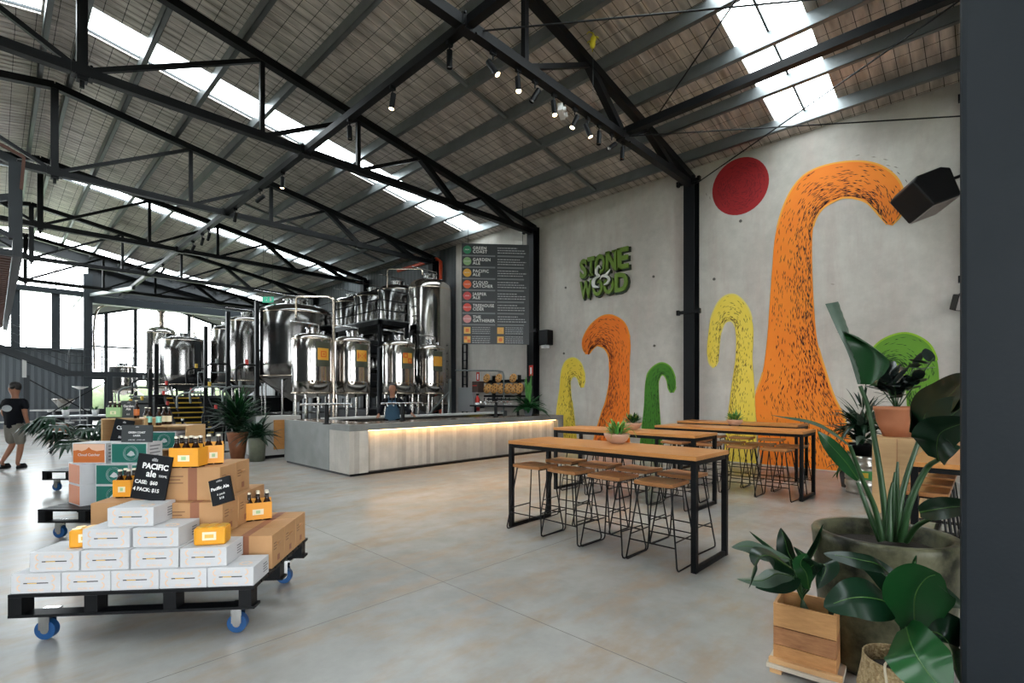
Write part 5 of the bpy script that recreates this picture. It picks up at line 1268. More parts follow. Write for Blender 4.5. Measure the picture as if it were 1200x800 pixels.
# ================================================================== DISPLAY PALLETS
DA = math.radians(5.5)
class Spot:
    def __init__(s, r, f, deg): s.a = math.radians(deg); s.r, s.f = r, f; s.rz = s.a-YAW
    def p(s, u, v, z=0): return rf(s.r+u*math.cos(s.a)-v*math.sin(s.a), s.f+u*math.sin(s.a)+v*math.cos(s.a), z)
D1 = Spot(-3.206, 3.158, 5.5)
def pallet(S, W_, D_, label, grp='black pallets on blue wheels'):
    t = empty('wheeled_pallet', tuple(S.p(0,0)), S.rz, label, 'pallet', grp)
    for k in range(9):
        y0 = k*(D_+.02)/9; MB().span((0,y0,.328), (W_,y0+D_/9-.012,.35)).build('deck_board', black, t, bev=.002)
    for y in (0, D_/2-.05, D_-.1):
        MB().span((0,y,.20), (W_,y+.1,.218)).build('bottom_board', black, t)
        for x in (0, W_*.30, W_*.62, W_-.1): MB().span((x,y+.002,.219), (x+.08,y+.098,.327)).build('block', black, t)
    for x, y in ((.14,.14),(W_-.14,.12),(.14,D_-.14),(W_-.14,D_-.12)):
        c = MB().span((x-.05,y-.045,.19), (x+.05,y+.045,.20)); c.span((x-.045,y-.034,.07), (x+.02,y-.029,.19)).span((x-.045,y+.029,.07), (x+.02,y+.034,.19)); c.build('caster_fork', chrome, t)
        MB().cyl((x-.015,y,.066), .064, .042, 24, 'y').build('wheel', blue_wheel, t); MB().cyl((x-.015,y,.066), .026, .05, 14, 'y').build('wheel_hub', chrome, t)
    return t
pallet(D1, 1.5, 1.13, 'black wheeled pallet carrying the white and brown cartons')
def place(o, S, u, v, z, drot=0, label=None, grp=None, first=False):
    if first: o.location = S.p(u, v, z); o.rotation_euler = (0,0,S.rz+drot); tag(o, label, None, grp); return o
    return copy_tree(o, S.p(u, v, z), S.rz+drot, label, grp)
# white carton
CW, CD, CHH = .292, .262, .127
def white_carton():
    t = empty('white_carton', (0,0,0)); tag(t, None, 'carton')
    MB().span((0,0,0), (CW,CD,CHH)).build('box_shell', white_card, t, bev=.004)
    MB().span((.0,CD*.5-.002,CHH), (CW,CD*.5+.002,CHH+.0006)).span((-.0006,.001,CHH*.52), (CW*.0,CD-.001,CHH*.53)).build('seam', M('seam_grey', (.45,.45,.46), .6), t)
    m = MB().span((CW*.25,-.0012,CHH*.49), (CW*.75,0,CHH*.54)); m.build('handle_slot', dark_ink, t)
    MB().span((CW*.33,-.0018,CHH*.495), (CW*.52,-.0012,CHH*.535)).build('slot_glimpse', gold_ink, t)
    m = MB()
    for sg in (-1, 1):
        for zc, sz in ((.30,.13),(.74,.10)):
            cx = CW*.5+sg*CW*.30
            for j in range(6):
                a = -1.2+j*.45; m.span((cx+sg*.022*math.cos(a)-.004, -.0012, CHH*zc+.02*math.sin(a)-.003), (cx+sg*.022*math.cos(a)+.004, 0, CHH*zc+.02*math.sin(a)+.003))
    m.build('scroll_print', M('peach_print', (.80,.52,.30), .6), t)
    m = MB()
    for j in range(10):
        a = j*.63; m.span((CW*.72+.035*math.cos(a)-.008, CD*.3+.03*math.sin(a)-.004, CHH), (CW*.72+.035*math.cos(a)+.008, CD*.3+.03*math.sin(a)+.004, CHH+.0008))
    m.build('top_scroll_print', M('peach_print', (.80,.52,.30), .6), t)
    F = frame4((CW/2, -.001, CHH*.76), (1,0,0), (0,0,1)); lettering('lettering', 'PACIFIC ALE', .022, M('peach_print', (.80,.52,.30), .6), t, F, .0003)
    F = frame4((CW/2, -.001, CHH*.16), (1,0,0), (0,0,1)); lettering('lettering', 'PACIFIC ALE', .017, M('peach_print', (.80,.52,.30), .6), t, F, .0003)
    m = MB()
    for k in range(4): m.span((CW, CD*.62, CHH*(.25+.14*k)), (CW+.0012, CD*(.9-.05*(k % 2)), CHH*(.31+.14*k)))
    m.build('small_print', M('grey_print', (.18,.18,.2), .6), t)
    return t
wc = white_carton()
words_n = ['first', 'second', 'third', 'fourth', 'fifth']
W0 = [True]
def wbox(u, v, lvl, label):
    place(wc, D1, u, v, .3502+lvl*.1276, rnd.uniform(-.02,.02) if lvl else 0, label, 'white cartons stacked on the front pallet', W0[0]); W0[0] = False
for i in range(5): wbox(.012+.297*i, .01, 0, 'white printed beer carton, bottom row, %s from the brown cartons' % words_n[4-i])
for i, u in enumerate((.10, .405, .71, 1.015)): wbox(u, .035, 1, 'white printed beer carton, second row, %s from the brown cartons' % words_n[3-i])
for i, u in enumerate((.38, .69)): wbox(u, .085, 2, 'white printed beer carton, third row, %s' % ['the one under the top carton', 'the one beside the yellow can pack'][i])
wbox(.50, .135, 3, 'topmost white printed beer carton, just below the large chalkboard')
# brown carton: long side on u
KW, KD, KH = .388, .248, .243
def brown_carton():
    t = empty('brown_carton', (0,0,0)); tag(t, None, 'carton')
    MB().span((0,0,0), (KW,KD,KH)).build('box_shell', kraft, t, bev=.004)
    m = MB().span((KW*.42,-.001,0), (KW*.58,0,KH)).span((KW*.42,0,KH), (KW*.58,KD,KH+.001)).span((KW,KD*.42,KH*.12),(KW+.001,KD*.60,KH*.30)).span((KW*.42,KD,0), (KW*.58,KD+.001,KH)); m.build('dark_stripe', tape, t)
    m = MB()
    for k in range(3):
        m.span((KW, KD*.12, KH*(.52+.09*k)), (KW+.0012, KD*(.34+.1*(k % 2)), KH*(.55+.09*k)))
        m.span((KW*.06, -.0012, KH*(.52+.1*k)), (KW*(.33-.05*(k % 2)), 0, KH*(.555+.1*k)))
    m.build('small_print', M('brown_print', (.22,.11,.05), .7), t)
    MB().tube([(KW+.001,KD*.38,KH*.66), (KW+.001,KD*.62,KH*.66)], .012, 8).build('hand_hole', crate_dark, t)
    return t
bc = brown_carton(); B0 = [True]
def bbox(u, v, z, label, S=D1, drot=0): place(bc, S, u, v, z, drot, label, 'brown beer cartons on the pallets', B0[0]); B0[0] = False
for k, lb in enumerate(('closest to the white cartons', 'in the middle of the row', 'at the rear corner of the pallet')):
    bbox(1.105, .33+.2545*k, .351, 'brown carton in the low outer row, '+lb)
for k, lb in enumerate(('behind the white cartons', 'in the middle', 'at the rear')):
    bbox(.712, .33+.2545*k, .351, 'brown carton at the bottom of the inner stack, '+lb); bbox(.75, .355+.2545*k, .5965, 'brown carton on the second layer of the inner stack, '+lb)
for k, lb in enumerate(('below the tilted little chalkboard', 'carrying the yellow bottle pack corner')): bbox(.70, .425+.2545*k, .842, 'brown carton on the top layer, '+lb)
bbox(.31, .46, .351, 'brown carton on the deck behind the topmost white carton')
bbox(-.02, .72, .351, 'brown carton at the open end behind the white cartons')
t = empty('brown_carton', tuple(D1.p(-.1+.02, .50, .596)), D1.rz+.05, 'short brown carton with printed grid behind the yellow can pack', 'carton', 'brown beer cartons on the pallets')
MB().span((0,-.0,0), (.34,.25,.18)).build('box_shell', kraft, t, bev=.004); m = MB()
for k in range(5): m.span((.2+.02*k,-.0012,.05),(.212+.02*k,0,.14))
m.build('print_grid', M('brown_print', (.22,.11,.05), .7), t)
t.location = D1.p(-.01, .72, .5965)
# yellow can packs
def can_pack(S, u, v, z, drot, lab):
    t = empty('can_pack', tuple(S.p(u, v, z)), S.rz+drot, lab, 'can pack', 'yellow wrapped can packs')
    MB().span((0,0,.0), (.195,.128,.118)).build('wrap', yellow_can, t, bev=.014)
    MB().span((.055,-.0015,.035), (.14,.0,.09)).build('label_panel', cream, t); MB().span((.07,-.0025,.05), (.125,-.0015,.074)).build('emblem', gold_ink, t)
    MB().span((-.0015,.035,.03), (0,.095,.09)).build('label_panel', cream, t)
    m = MB()
    for i in range(3):
        for j in range(2): m.cyl((.035+.0625*i,.034+.06*j,.119), .027, .006, 16)
    m.build('can_top_pattern', M('can_lid', (.70,.45,.10), .3, .6), t)
    return t
can_pack(D1, .29, .09, .6068, .25, 'yellow can pack on the carton closest to the second pallet'); can_pack(D1, 1.08, .07, .6068, .12, 'yellow can pack on the white carton beside the brown stack')
# bottles
def bottle_proto():
    t = empty('beer_bottle', (0,0,0)); tag(t, None, 'bottle')
    MB().lathe([(0,0),(.029,.001),(.031,.006),(.031,.125),(.028,.145),(.017,.172),(.0135,.19),(.0135,.222),(.0145,.224)], 16).build('glass_body', amber, t)
    MB().lathe([(.0155,.216),(.0155,.227),(.012,.231),(0,.231)], 14).build('cap', gold_cap, t)
    MB().lathe([(.0316,.045),(.0316,.115)], 16).build('label', cream, t); MB().lathe([(.0145,.183),(.0145,.208)], 12).build('neck_label', dark_ink, t)
    return t
bp_ = bottle_proto(); F0 = [True]
def bot(p, label, grp):
    if F0[0]: F0[0] = False; bp_.location = p; tag(bp_, label, None, grp)
    else: copy_tree(bp_, p, 0, label, grp)
def pack(S, u, v, z, drot, nx, ny, lab, blab, grp, mat_=yellow_card, side_open=False):
    W_, D_ = .066*nx+.004, .066*ny+.004
    o = S.p(u, v, z); t = empty('bottle_carrier', tuple(o), S.rz+drot, lab, 'bottle carrier', 'cardboard bottle carriers')
    hh = .148; w_ = .002
    m = MB().span((0,0,.012), (W_,w_,hh)).span((0,D_-w_,.012), (W_,D_,hh)); hi = hh if not side_open else .05
    m.span((0,w_,.012), (w_,D_-w_,hi)).span((W_-w_,w_,.012), (W_,D_-w_,hi)); m.span((w_,D_/2-.001,.012), (W_-w_,D_/2+.001,.175)); m.build('carrier_shell', mat_, t)
    MB().span((W_*.3,-.0012,.05),(W_*.7,0,.095)).build('label_panel', cream, t); MB().span((W_*.42,-.002,.06),(W_*.58,-.0012,.085)).build('emblem', pale_green, t)
    for i in range(nx):
        for j in range(ny):
            l = Vector((.002+.033+.066*i, .002+.033+.066*j if ny == 1 else (.002+.0322 if j == 0 else D_-.002-.0322), 0)); l.rotate(Matrix.Rotation(S.rz+drot, 3, 'Z'))
            bot(o+l+Vector((0,0,.0005)), blab, grp)
D0 = Spot(0, 0, 0)
def pk(px, f, z, *a, **k):
    S = Spot((px-600)/FPX*f, f, 0); pack(S, 0, 0, z, *a, **k)
pk(132, 4.05, .7775, .1, 2, 2, 'yellow four-bottle carrier behind the large chalkboard', 'brown beer bottle in the carrier behind the large chalkboard', 'bottles in the carrier behind the chalkboard')
pk(198, 3.62, 1.0855, .09, 3, 2, 'yellow six-bottle carrier on top of the brown cartons', 'brown beer bottle in the six-bottle carrier on the brown cartons', 'bottles in the six-bottle carrier')
pk(238, 3.79, 1.0855, .5, 2, 1, 'yellow two-bottle-wide carrier beside the six-bottle one', 'brown beer bottle in the small carrier beside the six-bottle one', 'bottles in the small top carrier', side_open=True)
pk(286, 4.0, .5955, .5, 3, 2, 'yellow bottle carrier on the low outer brown cartons', 'brown beer bottle in the carrier on the low outer brown cartons', 'bottles in the low carrier', side_open=True)
# chalkboards
def chalkboard(px, py, f, w_, h_, roll, lean, m, lines, lab, thick=.015, yaw=0, base_z=None):
    p = at(px, py, f)
    if base_z is not None: p.z = base_z
    t = empty('chalkboard', tuple(p), 0, lab, 'chalkboard'); R = Matrix.Rotation(-YAW+yaw, 3, 'Z') @ Matrix.Rotation(-lean, 3, 'X') @ Matrix.Rotation(roll, 3, 'Y'); t.rotation_euler = R.to_euler()
    MB().span((-w_/2,0,0), (w_/2,thick,h_)).build('board_panel', m, t, bev=.002)
    if thick > .016: MB().span((-w_/2-.004,.001,.0), (-w_/2,thick,h_)).build('wood_edge', ply, t)
    for (s_, x, z, sz, b) in lines: lettering('lettering', s_, sz*h_, chalk, t, frame4((x*w_, -.0006, z*h_), (1,0,0), (0,0,1)), .0004, b)
    e = MB()
    for k in range(4): e.lathe([(0,0),(.02*h_/.3,0)], 10) if False else e.span((-.018+.011*k, -.001, h_*.86), (-.010+.011*k, 0, h_*(.91+.02*(k in (1,2)))))
    e.build('crest_mark', M('chalk_smudge', (.35,.35,.35), .8), t)
    return t
chalkboard(172, 585, 3.58, .25, .325, .13, .10, chalk_black, [('PACIFIC', .06, .74, .165, .002), ('ale', -.02, .575, .20, .0015), ('500ML', .33, .55, .07, 0), ('CASE:  $60', -.12, .38, .11, .001), ('4 PACK: $15', -.08, .22, .11, .001)],
           'large black chalkboard reading PACIFIC ale, leaning on the bottles', base_z=.8635)
chalkboard(261, 581, 3.575, .15, .185, -.30, .22, chalk_black, [('Pacific Ale', .0, .62, .17, .001), ('6 pack', .0, .38, .12, 0), ('$18', .0, .22, .12, 0)], 'small tilted chalkboard on the ledge of the brown cartons', thick=.03, base_z=.8425)
# ---- second pallet
D2 = Spot(-5.27, 5.52, 0)
pallet(D2, 1.5, 1.1, 'black wheeled pallet carrying orange and teal cartons')
def print_carton(ink, lab, S, u, v, z, drot, w_=.385, plain=False):
    t = empty('printed_carton', tuple(S.p(u, v, z)), S.rz+drot, lab, 'carton', 'orange and teal cartons on the second pallet'); d_ = .25 if not plain else .36; h_ = .238
    MB().span((0,0,0), (w_,d_,h_)).build('box_shell', white_card, t, bev=.003)
    if not plain: MB().span((.012,-.0012,.012), (w_-.012,0,h_-.012)).build('front_print', ink, t)
    MB().span((-.0012,.012,.012), (0,d_-.012,h_-.012)).build('end_print', ink, t)
    if plain: return t
    m = MB()
    cx, cz = w_*.55, h_*.5
    if ink == teal:
        for r_ in (.085, .07):
            for k in range(28):
                a = 2*PI*k/28; b = 2*PI*(k+1)/28; m.bar((cx+r_*math.cos(a),-.002,cz+r_*math.sin(a)), (cx+r_*math.cos(b),-.002,cz+r_*math.sin(b)), .0015, .005, (0,1,0))
        m.add([(cx-.05,-.002,cz-.02),(cx-.02,-.002,cz+.01),(cx,-.002,cz+.03),(cx+.03,-.002,cz+.015),(cx+.05,-.002,cz-.02),(cx,-.002,cz-.035)], [(0,1,2,3,4,5)]); m.build('emblem', white_card, t)
    else:
        m.add([(.014,-.0022,h_*.62),(.07,-.0022,h_*.66),(.11,-.0022,h_*.60),(w_/2-.03,-.0022,h_*.68),(w_/2,-.0022,h_*.80),(w_/2+.03,-.0022,h_*.68),(w_-.1,-.0022,h_*.60),(w_-.014,-.0022,h_*.66),(w_-.014,-.0022,h_-.014),(.014,-.0022,h_-.014)], [tuple(range(10))[::-1]])
        m.build('mountain_print', M('peach_card', (.72,.45,.32), .6), t); lettering('lettering', 'Cloud Catcher', .042, white_card, t, frame4((w_/2, -.0024, h_*.42), (1,0,0), (0,0,1)), .0004, .0006)
    m = MB()
    for k in range(5): m.span((w_, .04, .03+.04*k), (w_+.001, d_-.04-.03*(k % 2), .045+.04*k))
    m.build('small_print', M('grey_print', (.18,.18,.2), .6), t)
    return t
for k, lb in enumerate(('lower', 'upper')):
    print_carton(orange_print, lb+' orange and white carton of the turned stack on the second pallet', Spot(-4.92, 5.66, 0), 0, 0, .351+.2395*k, 1.0, w_=.25, plain=True)
    print_carton(teal, lb+' teal carton beside the turned orange stack', D2, .50, .17, .351+.2395*k, 0, w_=.385)
    print_carton(teal, lb+' teal carton half behind the large chalkboard', D2, .91, .17, .351+.2395*k, 0)
print_carton(orange_print, 'orange carton with white border on top of the two stacks', D2, .20, .21, .831, 0)
print_carton(teal, 'teal carton on top, below the grey sign', D2, .645, .21, .831, 0, w_=.42)
chalkboard(160, 519.5, 5.80, .36, .20, 0, .05, chalk_grey, [('GREEN COAST', .0, .56, .15, .001), ('LAGER', .0, .38, .14, .001), ('CASE: $60    6 PACK: $18', .0, .13, .09, 0)], 'wide grey sign standing on the teal cartons', base_z=1.071)
# ---- third display: plywood crates with bottles
D3 = Spot(-6.0, 6.78, 0)
pallet(D3, 1.7, 1.1, 'black wheeled pallet under the plywood display crates')
def crate(S, u, v, w_, d_, z0, z1, lab, shelf=None):
    t = empty('display_crate', tuple(S.p(u, v, 0)), S.rz, lab, 'crate', 'plywood display crates'); th = .018
    MB().span((0,0,z0), (th,d_,z1-th)).build('side_panel', ply, t); MB().span((w_-th,0,z0), (w_,d_,z1-th)).build('side_panel', ply, t)
    MB().span((0,0,z1-th+.0005), (w_,d_,z1)).build('top_panel', ply, t); MB().span((th,0,z0), (w_-th,d_,z0+th)).build('bottom_panel', ply, t); MB().span((th,d_-th,z0+th), (w_-th,d_,z1-th)).build('back_panel', ply, t)
    if shelf: MB().span((th,0,shelf-th), (w_-th,d_-th,shelf)).build('shelf_board', ply, t)
    return t
crate(D3, .98, .03, .56, .42, .351, 1.20, 'pale plywood display crate holding a teal carton', shelf=.88)
crate(D3, .37, .03, .60, .42, .351, 1.30, 'plywood display crate under the pale green bottle carrier', shelf=.85)
print_carton(teal, 'teal carton inside the plywood display crate', D3, 1.02, .05, .8805, 0, w_=.36)
pk(124, 6.95, 1.301, 0, 3, 1, 'pale green bottle carrier on the plywood crate', 'brown beer bottle in the pale green carrier', 'bottles in the pale green carrier', mat_=pale_green)
chalkboard(150, 492, 6.98, .22, .24, 0, .06, chalk_grey, [('Garden\nAle', .0, .6, .2, .001), ('$18', .0, .2, .12, 0)], 'grey chalkboard standing on the plywood crate', base_z=1.301)
chalkboard(139, 515, 6.60, .26, .34, .16, .12, chalk_black, [('Cloud', .0, .65, .2, .001), ('$60', .0, .3, .12, 0)], 'black chalkboard leaning on the front of the plywood crate', base_z=.96)
def loose_bottle(px, f, z, ink, lab):
    p = at(px, 500, f); p.z = z
    t = empty('beer_bottle', tuple(p), 0, lab, 'bottle', 'loose display bottles')
    MB().lathe([(0,0),(.032,.001),(.034,.006),(.034,.13),(.03,.15),(.018,.18),(.0145,.20),(.0145,.24),(.0155,.245),(0,.245)], 16).build('glass_body', amber if ink != teal else M('green_glass', (.03,.08,.04), .1), t)
    MB().lathe([(.0346,.04),(.0346,.125)], 16).build('label', ink, t); MB().lathe([(.0165,.235),(.0165,.246),(0,.249)], 12).build('cap', gold_cap, t)
tl_ = M('mint_label', (.25,.55,.45), .5)
loose_bottle(160, 6.85, 1.301, orange_print, 'bottle with orange label on the plywood crate'); loose_bottle(175, 6.9, 1.2005, tl_, 'first mint-label bottle on the teal carton crate'); loose_bottle(186, 6.9, 1.2005, tl_, 'second mint-label bottle on the teal carton crate, closer to the stairs')
for px, lb in ((171, 'beside the orange-label one'), (192, 'in the middle'), (198, 'closest to the stairs')): loose_bottle(px, 7.12, 1.2005, cream, 'plain brown bottle at the rear of the crate top, '+lb)
D4 = Spot(-7.85, 8.3, 0)
pallet(D4, 1.3, 1.0, 'black wheeled pallet carrying the pot of the split-leaf plant')

# ================================================================== FAR SIDE FURNITURE
def small(px, f): q = at(px, 463, f); return Vector((q.x, q.y, 0))
q = small(104, 14.5)
t = empty('grey_table', tuple(q), -.1, 'grey-topped tall table before the annex windows', 'table')
MB().span((-.9,-.4,1.0), (1.0,.4,1.04)).build('tabletop', M('grey_top', (.35,.36,.37), .35), t)
for x in (-.8,.9):
    for y in (-.3,.3): MB().span((x-.025,y-.025,0),(x+.025,y+.025,1.0)).build('leg', black, t)
q = small(67, 18.5)
t = empty('low_planter', tuple(q), -.5, 'low brown planter box with pale rim beside the walkway', 'planter')
MB().span((-.26,-.2,0), (.26,.2,.55)).build('box_shell', corten, t); MB().span((-.4,-.3,.55), (.4,.3,.6)).build('pale_rim', white_paint, t)
t = empty('black_bucket', tuple(q+Vector((.05,.0,.6))), 0, 'black bucket standing on the low planter', 'bucket')
MB().lathe([(0,0),(.15,0),(.19,.42),(.18,.42),(.14,.03),(0,.03)], 20).build('bucket_body', black, t); MB().lathe([(.191,.38),(.2,.40),(.191,.42)], 20).build('rim', black, t)
q = small(60, 24)
t = empty('white_bench', tuple(q), -.0, 'long white workbench at the end wall under the gantry', 'bench')
MB().span((-2.4,-.4,.86), (1.4,.4,.92)).build('bench_top', white_paint, t); MB().span((-2.3,-.35,.35), (1.3,.35,.40)).build('shelf_board', white_paint, t)
for x in (-2.3,-.5,1.3): MB().span((x-.03,-.33,0),(x+.03,-.27,.86)).build('leg', galv, t)
q = small(74, 24)
t = empty('steel_hopper', tuple(q), 0, 'wide steel hopper on a stand under the gantry', 'hopper')
MB().lathe([(.12,.95),(.25,1.15),(.48,1.42),(.5,1.45),(.46,1.43),(.1,1.0)], 24).build('bowl', steel, t)
for k in range(3): a = k*2.1; MB().tube([(.3*math.cos(a),.3*math.sin(a),0),(.15*math.cos(a),.15*math.sin(a),1.1)], .03, 8).build('leg', galv, t)
MB().span((-.55,-.4,.82),(.55,.4,.9)).build('stand_top', white_paint, t)
q = small(94, 20); t = empty('floor_lamp', tuple(q), 0, 'slim stand with a shallow pale dish in front of the grey cladding', 'lamp')
MB().cyl((0,0,.02),.15,.04,16).build('base', black, t); MB().tube([(0,0,.04),(0,0,1.85)],.02,8).build('pole', galv, t); MB().lathe([(.05,1.85),(.25,1.95),(.26,1.97),(0,1.9)],20).build('dish', white_mat, t)
# glasses and small pots on the grey table
qq = small(104, 14.5)
for k, (dx, m_, lb) in enumerate(((-.5, white_mat, 'white little pot with sprigs on the grey table, by the window post'), (.15, white_mat, 'white little pot with sprigs in the middle of the grey table'), (.6, black, 'black square canister on the grey table'))):
    p = qq+Vector((dx*math.cos(-.1), dx*math.sin(-.1), 1.04)); t = empty('table_pot' if k < 2 else 'canister', tuple(p), 0, lb, 'pot' if k < 2 else 'canister')
    if k < 2:
        MB().lathe([(0,0),(.07,0),(.09,.16),(.08,.16),(0,.14)], 16).build('pot_body', m_, t); bushy(t, Vector((0,0,.14)), 16, .2, .03, leaf_mid, 60+k, (.6,1.4), (.1,.5))
    else: MB().span((-.12,-.1,0),(.12,.1,.25)).build('canister_body', m_, t, bev=.01)
# rope barrier by the stairs
for i, (px, f, lb) in enumerate(((214, 13.5, 'black rope barrier post before the stairs'), (262, 14.2, 'black rope barrier post half behind the palm'))):
    q = small(px, f); t = empty('barrier_post', tuple(q), 0, lb, 'barrier post', 'rope barrier posts'); MB().tube([(0,0,.02),(0,0,.95)], .028, 12).build('pole', black, t); MB().lathe([(0,.0),(.17,0),(.16,.02),(.03,.04)], 20).build('base', black, t); MB().cyl((0,0,.96),.04,.05,12).build('cap', chrome, t)
a, b = small(214, 13.5)+upv*.88, small(262, 14.2)+upv*.88; mid = (a+b)/2-upv*.2
tag(MB().tube(smoothpath([a, a.lerp(mid, .5)-upv*.06, mid, b.lerp(mid, .5)-upv*.06, b], 4), .018, 8).build('barrier_rope', M('grey_rope', (.25,.25,.26), .8)), 'grey rope hanging between the two barrier posts', 'rope')

# ================================================================== PEOPLE
def skinned(name, V, E_, m, parent, sub=1):
    keys = list(V); me = bpy.data.meshes.new(name); me.from_pydata([V[k][0] for k in keys], [(keys.index(a), keys.index(b)) for a, b in E_], [])
    o = bpy.data.objects.new(name, me); C.objects.link(o); o.modifiers.new('s', 'SKIN'); 
    sv = me.skin_vertices[0].data if me.skin_vertices else None
    if sv is None:
        import bmesh
        bm = bmesh.new(); bm.from_mesh(me); bm.verts.layers.skin.verify(); bm.to_mesh(me); bm.free(); sv = me.skin_vertices[0].data
    for i, k in enumerate(keys):
        r = V[k][1]; sv[i].radius = r if isinstance(r, tuple) else (r, r); sv[i].use_root = (i == 0)
    s = o.modifiers.new('d', 'SUBSURF'); s.levels = sub; s.render_levels = sub
    dg = bpy.context.evaluated_depsgraph_get(); nm = bpy.data.meshes.new_from_object(o.evaluated_get(dg)); bpy.data.objects.remove(o)
    for p in nm.polygons: p.use_smooth = True
    nm.materials.clear(); nm.materials.append(m); q = bpy.data.objects.new(name, nm); C.objects.link(q); q.parent = parent; return q
def hand(V, E_, s_, wrist, d, palm_n, curl_=.5):
    '''five fingers from a palm; d = direction of the hand, palm_n = palm normal'''
    w = Vector(wrist); d = Vector(d).normalized(); n = Vector(palm_n).normalized(); x = d.cross(n)*s_
    V[f'p{s_}'] = (w+d*.045, (.036,.018)); E_.append((f'w{s_}', f'p{s_}'))
    for i, (o_, L) in enumerate(((-.030,.068),(-.010,.078),(.010,.073),(.029,.056))):
        b = w+d*.085+x*o_; m_ = b+d*L*.5+n*L*.12; e = b+d*L*.85+n*L*(.2+curl_*.5)
        V[f'f{s_}{i}a'] = (b, .010); V[f'f{s_}{i}b'] = (m_, .009); V[f'f{s_}{i}c'] = (e, .008)
        E_ += [(f'p{s_}', f'f{s_}{i}a'), (f'f{s_}{i}a', f'f{s_}{i}b'), (f'f{s_}{i}b', f'f{s_}{i}c')]
    b = w+d*.03-x*.035; V[f't{s_}a'] = (b, .012); V[f't{s_}b'] = (b+d*.03-x*.02+n*.01, .010); V[f't{s_}c'] = (b+d*.055-x*.02+n*.02, .009)
    E_ += [(f'p{s_}', f't{s_}a'), (f't{s_}a', f't{s_}b'), (f't{s_}b', f't{s_}c')]
def face(t, c, fwd_, R_=.1, m_skin=skin):
    '''eyes, nose, mouth and ears around head centre c looking along fwd_'''
    f = Vector(fwd_).normalized(); s_ = f.cross(Vector((0,0,1))).normalized(); u_ = Vector((0,0,1))
    e = MB()
    for k in (-1, 1): e.lathe([(0,-.009),(.009,0),(0,.009)], 10, tuple(Vector(c)+f*(R_*.93)+s_*k*.032+u_*.005))
    e.build('eyes', dark_ink, t)
    MB().tube([Vector(c)+f*R_*.95+u_*.01, Vector(c)+f*(R_+.022)-u_*.025, Vector(c)+f*(R_*.97)-u_*.032], [.007,.014,.008], 8).build('nose', m_skin, t)
    MB().tube([Vector(c)+f*(R_*.93)-s_*.024-u_*.055, Vector(c)+f*(R_*1.0)-u_*.058, Vector(c)+f*(R_*.93)+s_*.024-u_*.055], [.004,.007,.004], 8).build('mouth', M('lips', (.30,.10,.08), .5), t)
    m = MB()
    for k in (-1, 1): q = Vector(c)+s_*k*(R_*.86)-u_*.005; m.tube([q-u_*.025, q+s_*k*.012, q+u_*.028-f*.008], [.010,.014,.012], 8)
    m.build('ears', m_skin, t)
# walking man seen from behind
q = rf(-11.02, 11.0)
t = empty('person', tuple(q), -YAW, 'man walking away in black T-shirt with pale back print and grey shorts', 'person')
V = {'pel': ((0,0,1.00), (.13,.10)), 'sp': ((0,.0,1.16), (.11,.08)), 'ch': ((0,.02,1.38), (.13,.09)), 'nk0': ((0,.02,1.53), (.07,.06)), 'nk': ((-.005,.03,1.60), .055), 'hd0': ((-.02,.03,1.68), (.09,.095)), 'hd': ((-.025,.03,1.77), (.105,.12)), 'hdt': ((-.02,.03,1.86), (.08,.09)),
     's1': ((.19,.02,1.48), .065), 'e1': ((.27,-.03,1.21), .047), 'w1': ((.25,.06,.97), .032), 's-1': ((-.19,.02,1.48), .065), 'e-1': ((-.28,.03,1.22), .047), 'w-1': ((-.24,.17,1.02), .032),
     'h1': ((.10,0,.94), .10), 'k1': ((.12,.03,.52), .062), 'c1': ((.12,-.0,.34), .058), 'a1': ((.12,-.05,.10), .036), 'h-1': ((-.10,0,.94), .10), 'k-1': ((-.13,.10,.53), .062), 'c-1': ((-.15,.02,.36), .058), 'a-1': ((-.18,-.10,.14), .036),
     'ft1': ((.12,.04,.045), (.038,.03)), 'tt1': ((.12,.14,.03), (.036,.02)), 'ft-1': ((-.19,-.03,.06), (.038,.03)), 'tt-1': ((-.20,.08,.03), (.036,.02))}
E_ = [('pel','sp'),('sp','ch'),('ch','nk0'),('nk0','nk'),('nk','hd0'),('hd0','hd'),('hd','hdt'),('ch','s1'),('s1','e1'),('e1','w1'),('ch','s-1'),('s-1','e-1'),('e-1','w-1'),('pel','h1'),('h1','k1'),('k1','c1'),('c1','a1'),('a1','ft1'),('ft1','tt1'),('pel','h-1'),('h-1','k-1'),('k-1','c-1'),('c-1','a-1'),('a-1','ft-1'),('ft-1','tt-1')]
hand(V, E_, 1, V['w1'][0], (-.05,.2,-1), (-1,0,0)); hand(V, E_, -1, V['w-1'][0], (.1,.4,-1), (1,0,0))
skinned('body', V, E_, skin, t)
S_ = {'b0': ((0,0,.84), (.19,.145)), 'b': ((0,0,.98), (.19,.145)), 'm': ((0,0,1.16), (.19,.14)), 'c': ((0,.01,1.38), (.225,.155)), 'n': ((0,.02,1.54), (.13,.10)), 'r': ((.20,.02,1.47), .085), 'r2': ((.265,-.02,1.29), .078), 'l': ((-.20,.02,1.47), .085), 'l2': ((-.27,.02,1.30), .078)}
skinned('shirt', S_, [('b0','b'),('b','m'),('m','c'),('c','n'),('c','r'),('r','r2'),('c','l'),('l','l2')], shirt_black, t)
S_ = {'b': ((0,0,1.08), (.165,.125)), 'h': ((0,0,.92), (.165,.125)), 'r': ((.105,.0,.88), .115), 'r2': ((.125,.02,.50), .10), 'l': ((-.105,0,.88), .115), 'l2': ((-.135,.08,.52), .10)}
skinned('shorts', S_, [('b','h'),('h','r'),('r','r2'),('h','l'),('l','l2')], shorts_grey, t)
